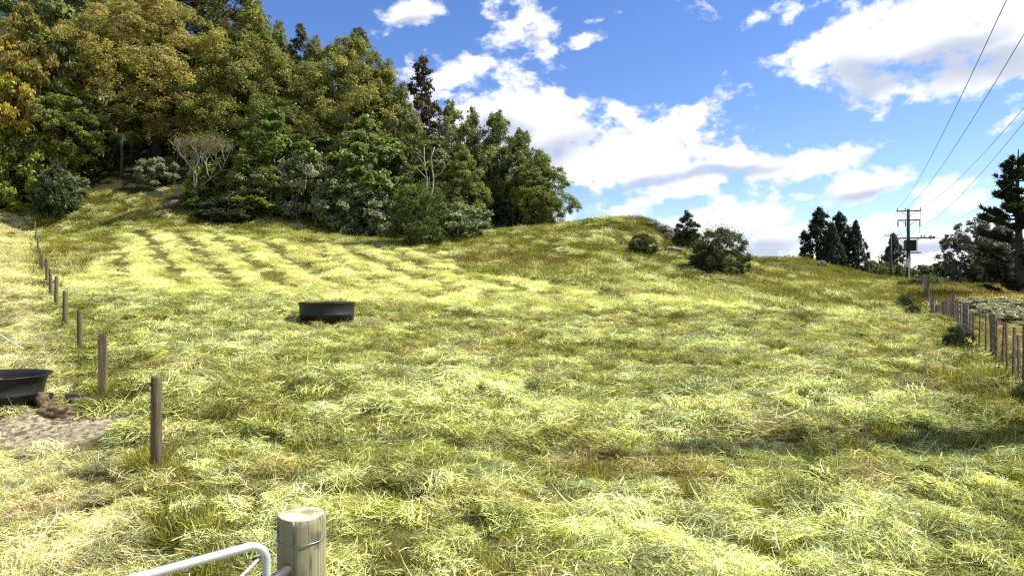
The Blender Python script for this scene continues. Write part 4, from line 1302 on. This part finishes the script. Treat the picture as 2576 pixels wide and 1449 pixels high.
# ------------------------------------------------------------------ left fence
def post_mesh(kind, r, hgt, seed, mat):
    g = random.Random(seed); mb = MB()
    if kind == 'round':
        mb.lathe([(r, -.4), (r * 1.02, hgt * .4), (r * .98, hgt - .012), (r * .9, hgt)], 14, jit=.04, seed=seed)
    elif kind == 'half':
        # half round post with a flat sawn face
        V = []; Fc = []; k = 9
        prof = [(r * math.cos(a), r * math.sin(a) * 1.0) for a in [math.pi * i / (k - 1) for i in range(k)]]
        zs = [-.4, hgt * .5, hgt - .01, hgt]
        for z in zs:
            q = .95 if z == hgt else 1
            V += [(x * q * g.uniform(.98, 1.02), y * q, z) for x, y in prof]
        for i in range(len(zs) - 1):
            for j in range(k):
                j2 = (j + 1) % k
                Fc.append((i * k + j, i * k + j2, (i + 1) * k + j2, (i + 1) * k + j))
        Fc.append(tuple(range(k - 1, -1, -1))); Fc.append(tuple((len(zs) - 1) * k + j for j in range(k)))
        mb.add(V, Fc)
    else:
        mb.box((0, 0, hgt / 2 - .2), (r, r * (.55 if r < .04 else .8), hgt / 2 + .2))
    me = mb.mesh('post', kind == 'round'); me.materials.append(mat)
    return me


def sag_wire(name, pts, r, mat, parent=None, sag=.02, n=6):
    mb = MB(); P_ = []
    for a, b in zip(pts[:-1], pts[1:]):
        a, b = Vector(a), Vector(b)
        for i in range(n):
            t = i / n; P_.append(a.lerp(b, t) - Vector((0, 0, sag * 4 * t * (1 - t) * (b - a).length / 5)))
    P_.append(Vector(pts[-1]))
    mb.tube(P_, r, 5)
    return mb.build(name, mat, parent, True)


lf = empty('wire_fence', (LF[1][0], LF[1][1], h1(*LF[1])))
tag(lf, 'weathered post and wire fence climbing the left side of the field', 'fence')
LF_TOPS = [945, 842, 780, 732, 695, 676, 650, 643, 629, 599, 580, 556, 510]
base_l = Vector(lf.location)
tops = []
for i, ((px, d), ty) in enumerate(zip(LEFT_FENCE, LF_TOPS)):
    x = (px - CX) / F * d; z = h1(x, d); zt = CAMZ + (CY - ty) / F * d
    hp = max(.85, zt - z)
    kind = 'square' if i == 1 else 'round'
    r = (.056, .055, .056, .062, .058)[i % 5] if i < 8 else .06
    o = link('post', post_mesh(kind, r, hp, 60 + i, M_DARKWOOD), lf)
    o.location = Vector((x, d, z)) - base_l
    o.rotation_euler = (random.Random(i).uniform(-.03, .03), (.045, .0, .05, .0, .0)[i] if i < 5 else random.Random(i + 9).uniform(-.03, .05), -.6 + (.95 if kind == 'square' else 0))
    tops.append((x, d, z, hp))
    if i == 0:
        k = MB(); k.tube([(0, 0, 0), (.0, -.012, 0)], [.012, .010], 10)
        hole = k.build('bolt_hole', M_RUBBER, o); hole.location = (-.012, -r * .985, hp - .075)
for q in (.97, .74, .55, .38, .22):
    pts = [Vector((GATE_POST[0] - .06, GATE_POST[1] + .08, q * 1.02))] + [Vector((x + .03, d - .03, z + hp * q * .95)) for x, d, z, hp in tops]
    sag_wire('wire', [p - base_l for p in pts], .0016, M_WIRE, lf, .015, 4)

# ------------------------------------------------------------------ right fence: posts, battens, wires
rf = empty('wire_fence', (2.3 + .551 * 14.8, 14.8, h1(2.3 + .551 * 14.8, 14.8)))
tag(rf, 'post and batten wire fence running away along the right side of the field', 'fence')
base_r = Vector(rf.location)
RP = [(11.2, 1.1), (14.8, 1.06), (20.3, 1.05), (24.2, 1.0), (28, 1.05), (32, 1.0), (35.6, 1.05), (40, 1.0), (45, 1.0), (51, 1.0), (57, 1.0), (64, 1.0)]
BM = [post_mesh('box', .025, 1.0, 90, M_REDWOOD), post_mesh('box', .027, 1.0, 91, M_GREYWOOD), post_mesh('box', .025, 1.0, 92, M_DARKWOOD)]
PM = [post_mesh('round', .078, 1.1, 93, M_GREYWOOD), post_mesh('round', .066, 1.1, 94, M_DARKWOOD)]
gr = random.Random(3)
rtops = []
for i, (d, hp) in enumerate(RP):
    x = 2.3 + .551 * d; z = h1(x, d)
    o = link('post', PM[i % 2], rf); o.location = Vector((x, d, z)) - base_r; o.scale = (1, 1, hp / 1.1)
    o.rotation_euler = (gr.uniform(-.02, .02), gr.uniform(-.03, .03), 0)
    rtops.append((x, d, z, hp))
    if i + 1 < len(RP):
        d2 = RP[i + 1][0]; nb = 4 if i % 3 else 5
        for j in range(1, nb + 1):
            dd = d + (d2 - d) * (j / (nb + 1)) + gr.uniform(-.12, .12)
            x = 2.3 + .551 * dd; z = h1(x, dd)
            b = link('batten', BM[gr.choice((0, 0, 1, 2))], rf); b.location = Vector((x - .05, dd - .02, z + gr.uniform(0, .08))) - base_r
            b.scale = (1, 1, gr.uniform(.88, 1.0)); b.rotation_euler = (gr.uniform(-.05, .05), gr.uniform(-.06, .06), .5 + gr.uniform(-.2, .2))
for q in (.93, .78, .62, .46, .3):
    pts = [Vector((x - .09, d - .05, z + hp * q)) for x, d, z, hp in rtops]
    sag_wire('wire', [p - base_r for p in pts], .0035, M_WIRE, rf, .02, 4)

# far fence across the roadside grass
ff = empty('rail_fence', at(2380, 105)); tag(ff, 'distant post and rail fence below the dark trees on the right', 'fence')
fb = Vector(ff.location); prev = None
pm = post_mesh('box', .09, 1.3, 95, M_GREYWOOD); fpts = []
for i in range(15):
    px = 2325 + i * 8.5; x, y, z = at(px, 105)
    o = link('post', pm, ff); o.location = Vector((x, y, z + .2)) - fb
    fpts.append(Vector((x, y, z)) - fb)
for hh in (.7, 1.3):
    sag_wire('rail', [p + Vector((0, -.1, hh)) for p in fpts], .05, M_GREYWOOD, ff, 0, 1)

# ------------------------------------------------------------------ gate post and gate
def wood_post_mat():
    m, N, L = new_mat('gate_post_wood')
    out = N.new('ShaderNodeOutputMaterial'); b = N.new('ShaderNodeBsdfPrincipled'); b.inputs['Roughness'].default_value = .85; b.inputs['Specular IOR Level'].default_value = .2
    tc = N.new('ShaderNodeTexCoord')

    def noise(sc, st, det=6):
        mp = N.new('ShaderNodeMapping'); mp.inputs['Scale'].default_value = st; L.new(tc.outputs['Object'], mp.inputs[0])
        n = N.new('ShaderNodeTexNoise'); n.inputs['Scale'].default_value = sc; n.inputs['Detail'].default_value = det; L.new(mp.outputs[0], n.inputs['Vector'])
        return n.outputs[0]

    def ramp(v, els):
        r = N.new('ShaderNodeValToRGB'); L.new(v, r.inputs[0])
        while len(r.color_ramp.elements) < len(els): r.color_ramp.elements.new(.5)
        for e, (p, c) in zip(r.color_ramp.elements, els): e.position = p; e.color = (*c, 1)
        return r.outputs[0]
    body = ramp(noise(5, (1, 1, .35)), [(.30, (.17, .16, .09)), (.48, (.26, .245, .14)), (.62, (.30, .28, .165)), (.78, (.19, .155, .095))])
    cr = N.new('ShaderNodeMix'); cr.data_type = 'RGBA'
    L.new(ramp(noise(16, (1, 1, .03), 3), [(.585, (0, 0, 0)), (.6, (.8, .8, .8)), (.615, (0, 0, 0))]), cr.inputs[0]); L.new(body, cr.inputs[6]); cr.inputs[7].default_value = (.05, .035, .025, 1)
    blot = N.new('ShaderNodeMix'); blot.data_type = 'RGBA'
    L.new(ramp(noise(9, (1, 1, .6), 4), [(.62, (0, 0, 0)), (.72, (.8, .8, .8))]), blot.inputs[0]); L.new(cr.outputs[2], blot.inputs[6]); blot.inputs[7].default_value = (.08, .075, .065, 1)
    L.new(blot.outputs[2], b.inputs['Base Color'])
    bp = N.new('ShaderNodeBump'); bp.inputs['Strength'].default_value = .5; bp.inputs['Distance'].default_value = .006
    L.new(noise(22, (1, 1, .06), 5), bp.inputs['Height']); L.new(bp.outputs[0], b.inputs['Normal'])
    L.new(b.outputs[0], out.inputs[0])
    m2, N, L = new_mat('post_end_grain')
    out = N.new('ShaderNodeOutputMaterial'); b = N.new('ShaderNodeBsdfPrincipled'); b.inputs['Roughness'].default_value = .9; b.inputs['Specular IOR Level'].default_value = .1
    tc = N.new('ShaderNodeTexCoord')
    w = N.new('ShaderNodeTexWave'); w.wave_type = 'RINGS'; w.rings_direction = 'Z'; w.inputs['Scale'].default_value = 14; w.inputs['Distortion'].default_value = 1.5; L.new(tc.outputs['Object'], w.inputs['Vector'])
    n = N.new('ShaderNodeTexNoise'); n.inputs['Scale'].default_value = 14; n.inputs['Detail'].default_value = 5; L.new(tc.outputs['Object'], n.inputs['Vector'])
    r = N.new('ShaderNodeValToRGB'); L.new(n.outputs[0], r.inputs[0])
    r.color_ramp.elements[0].position = .34; r.color_ramp.elements[0].color = (.30, .27, .17, 1); r.color_ramp.elements[1].position = .6; r.color_ramp.elements[1].color = (.52, .51, .36, 1)
    mx = N.new('ShaderNodeMix'); mx.data_type = 'RGBA'; mx.blend_type = 'MULTIPLY'; mx.inputs[0].default_value = .18; L.new(r.outputs[0], mx.inputs[6]); L.new(w.outputs[0], mx.inputs[7])
    L.new(mx.outputs[2], b.inputs['Base Color']); L.new(b.outputs[0], out.inputs[0])
    return m, m2


MW, MEND = wood_post_mat()
gz = h1(*GATE_POST)
gp = empty('gate_post', (GATE_POST[0], GATE_POST[1], gz)); tag(gp, 'thick round weathered wooden post with a pale flat top beside the metal gate', 'gate post')
GT = 1.095 - gz
rp = random.Random(12); mb = MB(); V = []; Fc = []; sd = 180
prof_ = [(.1, -.4), (.1, GT * .5), (.0995, GT - .09), (.099, GT - .03), (.0985, GT - .014), (.094, GT - .003)]
jit = [1 + .012 * math.sin(3 * 6.283 * k / sd + 1) + .008 * math.sin(7 * 6.283 * k / sd) for k in range(sd)]
cracks = {rp.randrange(sd): rp.uniform(.03, .07) for _ in range(14)}
for (r, z) in prof_:
    for k in range(sd):
        a = 6.283185 * k / sd; q = r * jit[k] * (1 - cracks.get(k, 0))
        V.append((q * math.cos(a), q * math.sin(a), z + (.004 * math.sin(a * 2 + .5) if z > GT - .02 else 0)))
for i in range(len(prof_) - 1):
    for k in range(sd):
        k2 = (k + 1) % sd; Fc.append((i * sd + k, i * sd + k2, (i + 1) * sd + k2, (i + 1) * sd + k))
mb.add(V, Fc); mb.build('shaft', MW, gp, True)
mb = MB(); n0 = (len(prof_) - 1) * sd
mb.add(V[n0:n0 + sd] + [(.5 * v[0], .5 * v[1], v[2] + .001) for v in V[n0:n0 + sd]] + [(0, 0, GT - .004)],
       [(k, (k + 1) % sd, sd + (k + 1) % sd, sd + k) for k in range(sd)] + [(sd + k, sd + (k + 1) % sd, 2 * sd) for k in range(sd)])
mb.build('post_top', MEND, gp)
mb = MB()
mb.tube([(.1025 * math.cos(6.283 * k / 40 + .4), .1025 * math.sin(6.283 * k / 40 + .4), GT - .098 + .003 * math.sin(6.283 * k / 40)) for k in range(41)], .0019, 6)
mb.build('tie_wire', M_WIRE, gp, True)
mb = MB(); mb.tube([(.1015 * math.cos(6.283 * k / 40 + .4), .1015 * math.sin(6.283 * k / 40 + .4), GT - .32 - .01 * math.sin(6.283 * k / 40)) for k in range(41)], .0019, 6)
mb.build('tie_wire', M_WIRE, gp, True)
mb = MB(); mb.tube([(.0, -.101, GT - .004), (.002, -.1015, GT - .05), (.002, -.102, GT - .1)], .0016, 5); mb.build('staple_wire', M_WIRE, gp, True)

gx, gy = -.957, 2.66
gate = empty('farm_gate', (gx, gy, h1(gx, gy))); tag(gate, 'galvanised tube farm gate hung beside the thick wooden post', 'gate')
gbz = gate.location.z
gd = Vector((-.33, -.335, 0)).normalized(); Lg, top_z, bot_z, rt = 2.6, 1.062 - gbz, .18 - gbz + gbz, .0168
rc = .075
pts = []
for k in range(9):
    a = math.pi / 2 * k / 8
    pts.append(gd * (rc - rc * math.cos(math.pi / 2 - a) * 1.0) * 1.0 if False else gd * (rc * (1 - math.cos(a))) + Vector((0, 0, top_z - rc + rc * math.sin(a))))
path = [Vector((0, 0, bot_z))] + pts + [gd * (Lg * .5) + Vector((0, 0, top_z)), gd * (Lg - rc) + Vector((0, 0, top_z))]
path += [gd * (Lg - rc * (1 - math.sin(math.pi / 2 * k / 6))) + Vector((0, 0, top_z - rc * (1 - math.cos(math.pi / 2 * k / 6)))) for k in range(1, 7)] + [gd * Lg + Vector((0, 0, bot_z)), Vector((0, 0, bot_z))]
mb = MB(); mb.tube(path, rt, 16); mb.build('frame', M_GALV, gate, True)
mb = MB(); mb.tube([gd * .02 + Vector((0, 0, top_z - .05)), gd * 1.3 + Vector((0, 0, bot_z))], .0055, 8); mb.build('brace_rod', M_GALV, gate, True)
mb = MB()
for k in range(1, 6): mb.tube([Vector((0, 0, bot_z + (top_z - bot_z) * k / 6.6)), gd * Lg + Vector((0, 0, bot_z + (top_z - bot_z) * k / 6.6))], .0022, 6)
for k in range(1, 9): mb.tube([gd * (Lg * k / 9) + Vector((0, 0, bot_z)), gd * (Lg * k / 9) + Vector((0, 0, top_z))], .0018, 6)
mb.build('mesh_panel', M_WIRE, gate, True)
mb = MB(); tp = Vector((GATE_POST[0] - gx, GATE_POST[1] - gy, 0)).normalized()
mb.tube([Vector((-.0, 0, top_z - .165)) + tp * -.02, Vector((0, 0, top_z - .165)) + tp * .17], .02, 10)
mb.tube([Vector((0, 0, top_z - .20)), Vector((0, 0, top_z - .13))], .024, 12)
mb.build('hinge', M_BLACKWIRE, gate, True)

# white electric fence cord on the far left
sag_wire('fence_cord', [P(-160, 770, 14.8), P(-60, 812, 14.2), P(0, 842, 13.6), P(60, 878, 12.9)], .008, M_ROPE, None, .0, 3)
tag(bpy.data.objects['fence_cord'], 'white cord slanting to the ground at the left edge above the black tub', 'cord')


# ------------------------------------------------------------------ power poles and lines
WD = Vector((-.495, -.869, 0))      # line direction, towards the camera
ARM = Vector((.985, -.17, 0))


def power_pole(px, d, top, label, full=True, base=None, arm=ARM, scale=1.0, r=(.24, .15)):
    if base is None: x, y, z = at(px, d)
    else: x, y, z = base
    zt = (CAMZ + (CY - top) / F * d) - z if top is not None else 8.9
    o = empty('power_pole', (x, y, z)); tag(o, label, 'power pole', 'power poles along the right fence')
    mb = MB(); ax = (arm, arm.cross(Vector((0, 0, 1))), Vector((0, 0, 1)))
    mb.tube([(0, 0, -.5), (0, 0, zt)], [r[0], r[1]], 10); mb.build('shaft', M_CONCRETE, o, True)
    ins = []
    arms = [(zt - .25, 1.27 * scale, 0)] + ([(zt - 1.3, 1.2 * scale, .1)] if full else [])
    for k, (za, ha, off) in enumerate(arms):
        m = MB(); m.box(Vector((0, -.0, za)) + ax[1] * .17, (ha, .055, .065), ax); m.build('crossarm', M_CROSSARM, o)
        m = MB()
        for s in (-1, 1): m.tube([Vector((0, 0, za - .65)) + ax[1] * .16, Vector((0, 0, za - .06)) + arm * s * .85 * scale + ax[1] * .16], .025, 5)
        m.build('arm_brace', M_CROSSARM, o)
        for u in (-.97, -.30, .95):
            m = MB(); b = Vector((0, 0, za)) + arm * u * ha + ax[1] * .17
            if k == 0: m.lathe([(.02, .06), (.03, .16), (.085, .18), (.05, .24), (.08, .26), (.05, .34), (.02, .36)], 10, c=b)
            else: m.lathe([(.03, -.75), (.075, -.7), (.05, -.55), (.08, -.5), (.05, -.35), (.08, -.3), (.05, -.12), (.03, -.05)], 10, c=b)
            m.build('insulator', M_PORC, o, True)
            ins.append(Vector((x, y, z)) + b + Vector((0, 0, .34 if k == 0 else -.7)))
    low = []
    if full:
        zl = zt - 3.35
        m = MB(); m.box(Vector((0, 0, zl)) + arm * .62 + ax[1] * .17, (2.08, .06, .075), ax); m.build('crossarm', M_CROSSARM, o)
        m = MB()
        for s in (-1, 1): m.tube([Vector((0, 0, zl - .75)) + arm * s * .3 + ax[1] * .16, Vector((0, 0, zl - .07)) + arm * s * 1.1 + ax[1] * .16], .03, 5)
        m.build('arm_brace', M_CROSSARM, o)
        for u in (1.3, 1.62):
            m = MB(); b = Vector((0, 0, zl)) + arm * u + ax[1] * .17
            m.lathe([(.02, .07), (.09, .14), (.11, .22), (.08, .30), (.02, .34)], 10, c=b); m.build('insulator', M_PORC, o, True)
        m = MB()
        for u, dz in ((2.15, .12), (2.32, .2), (2.45, .05), (2.62, .12), (2.25, -.05)):
            m.lathe([(.03, -.08), (.09, -.04), (.1, .04), (.04, .1)], 8, c=Vector((0, 0, zl + dz)) + arm * u + ax[1] * .17)
        m.build('strain_insulators', M_BLACKWIRE, o, True)
        # transformer on its platform
        t = MB(); cb = Vector((0, 0, zl - .85)) - ax[1] * -.45
        t.box(cb, (.55, .34, .62), ax); tr = t.build('transformer', M_TRANSF, o)
        t = MB()
        for k in range(9): t.box(cb + arm * (-.48 + k * .12) + ax[1] * .39, (.018, .05, .56), ax)
        t.build('cooling_fins', M_TRANSF, tr)
        m = MB(); m.box(Vector((0, 0, zl - 1.66)) + ax[1] * .38 + arm * .05, (1.02, .42, .05), ax); m.build('platform', M_CROSSARM, o)
        m = MB(); m.tube([Vector((0, 0, zl - .1)) + arm * .8 + ax[1] * .3, Vector((0, 0, zl - 1.6)) + arm * .8 + ax[1] * .3], .04, 6); m.build('cable_riser', M_PLATE, o)
        m = MB(); m.tube([Vector((0, 0, .3)) - arm * .03 + ax[1] * .24, Vector((0, 0, zl - 1.7)) - arm * .03 + ax[1] * .2], .065, 8); m.build('conduit', M_PLATE, o)
        m = MB(); m.lathe([(r[0] + .012, zt - 6.65), (r[0] + .005, zt - 5.65)], 12, close=False); m.build('warning_band', M_PLATE, o)
        # drop leads
        m = MB()
        for u in (-.97, -.3, .95):
            a = Vector((0, 0, zt - 2.05)) + arm * u * 1.2 + ax[1] * .17
            e = cb + arm * u * .5 + Vector((0, 0, .7)); mid = a.lerp(e, .4) + ax[1] * .3 + Vector((0, 0, -.5))
            m.tube([a, mid, e], .018, 4)
            b = Vector((0, 0, zt - .2)) + arm * u * 1.25 + ax[1] * .17
            m.tube([b, b.lerp(a, .5) + ax[1] * .15, a + Vector((0, 0, .7))], .016, 4)
        m.build('drop_lead', M_BLACKWIRE, o)
        low = [Vector((x, y, z + zl + .1)) + arm * u + ax[1] * .17 for u in (2.4, 2.6)]
    return o, ins, low


pa, ins_a, low_a = power_pole(2285, 78, 526, 'tall power pole carrying a transformer and three crossarms beside the tangled bush')
pb, ins_b, low_b = power_pole(None, None, None, 'power pole standing just outside the right edge whose shadow crosses the grass', base=(9.4, 9.2, h1(9.4, 9.2)), r=(.085, .06))
pc, ins_c, _ = power_pole(2241, 137, 590, 'thin far power pole with a pale band left of the tall one', False)
pd, ins_d, _ = power_pole(2218, 215, 640, 'farther thin power pole, right one of the close pair', False)
pe, ins_e, _ = power_pole(2211, 230, 645, 'farther thin power pole, left one of the close pair', False)
PL = 'power lines of the pole row'


def line(a, b, sag, r, label, n=26):
    mb = MB()
    mb.tube([a.lerp(b, i / n) - Vector((0, 0, sag * 4 * (i / n) * (1 - i / n))) for i in range(n + 1)], r, 5)
    o = mb.build('power_line', M_BLACKWIRE, None, True); tag(o, label, 'power line', PL)


W3 = ('left', 'middle', 'right')
for k in range(3):
    line(ins_a[k], ins_b[k], 1.0, .0105, '%s one of the three thick upper power lines rising to the upper right corner' % ('leftmost', 'middle', 'rightmost')[k])
for k in (4, 5):
    line(ins_a[k], ins_b[k], 1.6, .0075, 'thinner %s power line hanging just under the thick upper ones' % ('left', '', 'right')[k - 4 if k == 4 else 2])
for k in range(3):
    line(ins_a[k], ins_c[k], .9, .014, '%s power line going down from the tall pole to the thin far pole' % ('leftmost', 'middle', 'rightmost')[k])
line(low_a[0], Vector(P(2750, 612, 74)), .5, .018, 'lower service line running level to the right behind the pine, upper of two')
line(low_a[1], Vector(P(2750, 622, 72)), .7, .018, 'lower service line running level to the right behind the pine, lower of two')
line(low_a[0], Vector((30, 20, 7.5)), 1.2, .010, 'thin service line rising to the right in front of the pine')

# ------------------------------------------------------------------ house roof glimpsed between the trees
hx, hy, hz = at(2512, 88)
hs = empty('house', (hx, hy, hz)); tag(hs, 'small house with a pinkish tin roof glimpsed under the pine', 'house')
mb = MB(); mb.box((0, 0, .8), (2.2, 2, 1.3)); hw = mb.build('wall', M_WALL, hs)
mb = MB(); mb.box((-.8, -2.02, 1.1), (.4, .03, .45)); mb.build('window', M_WATER, hs)
mb = MB(); mb.add([(-2.5, -2.4, 1.9), (2.5, -2.4, 1.9), (2.5, 0, 3.0), (-2.5, 0, 3.0), (2.5, 2.4, 1.9), (-2.5, 2.4, 1.9), (-2.5, -2.4, 2.0), (2.5, -2.4, 2.0), (2.5, 0, 3.1), (-2.5, 0, 3.1), (2.5, 2.4, 2.0), (-2.5, 2.4, 2.0)],
               [(6, 7, 8, 9), (9, 8, 10, 11), (0, 3, 2, 1), (3, 5, 4, 2), (0, 1, 7, 6), (4, 5, 11, 10), (1, 2, 8, 7), (2, 4, 10, 8), (3, 0, 6, 9), (5, 3, 9, 11)])
mb.build('roof', M_ROOF, hs)
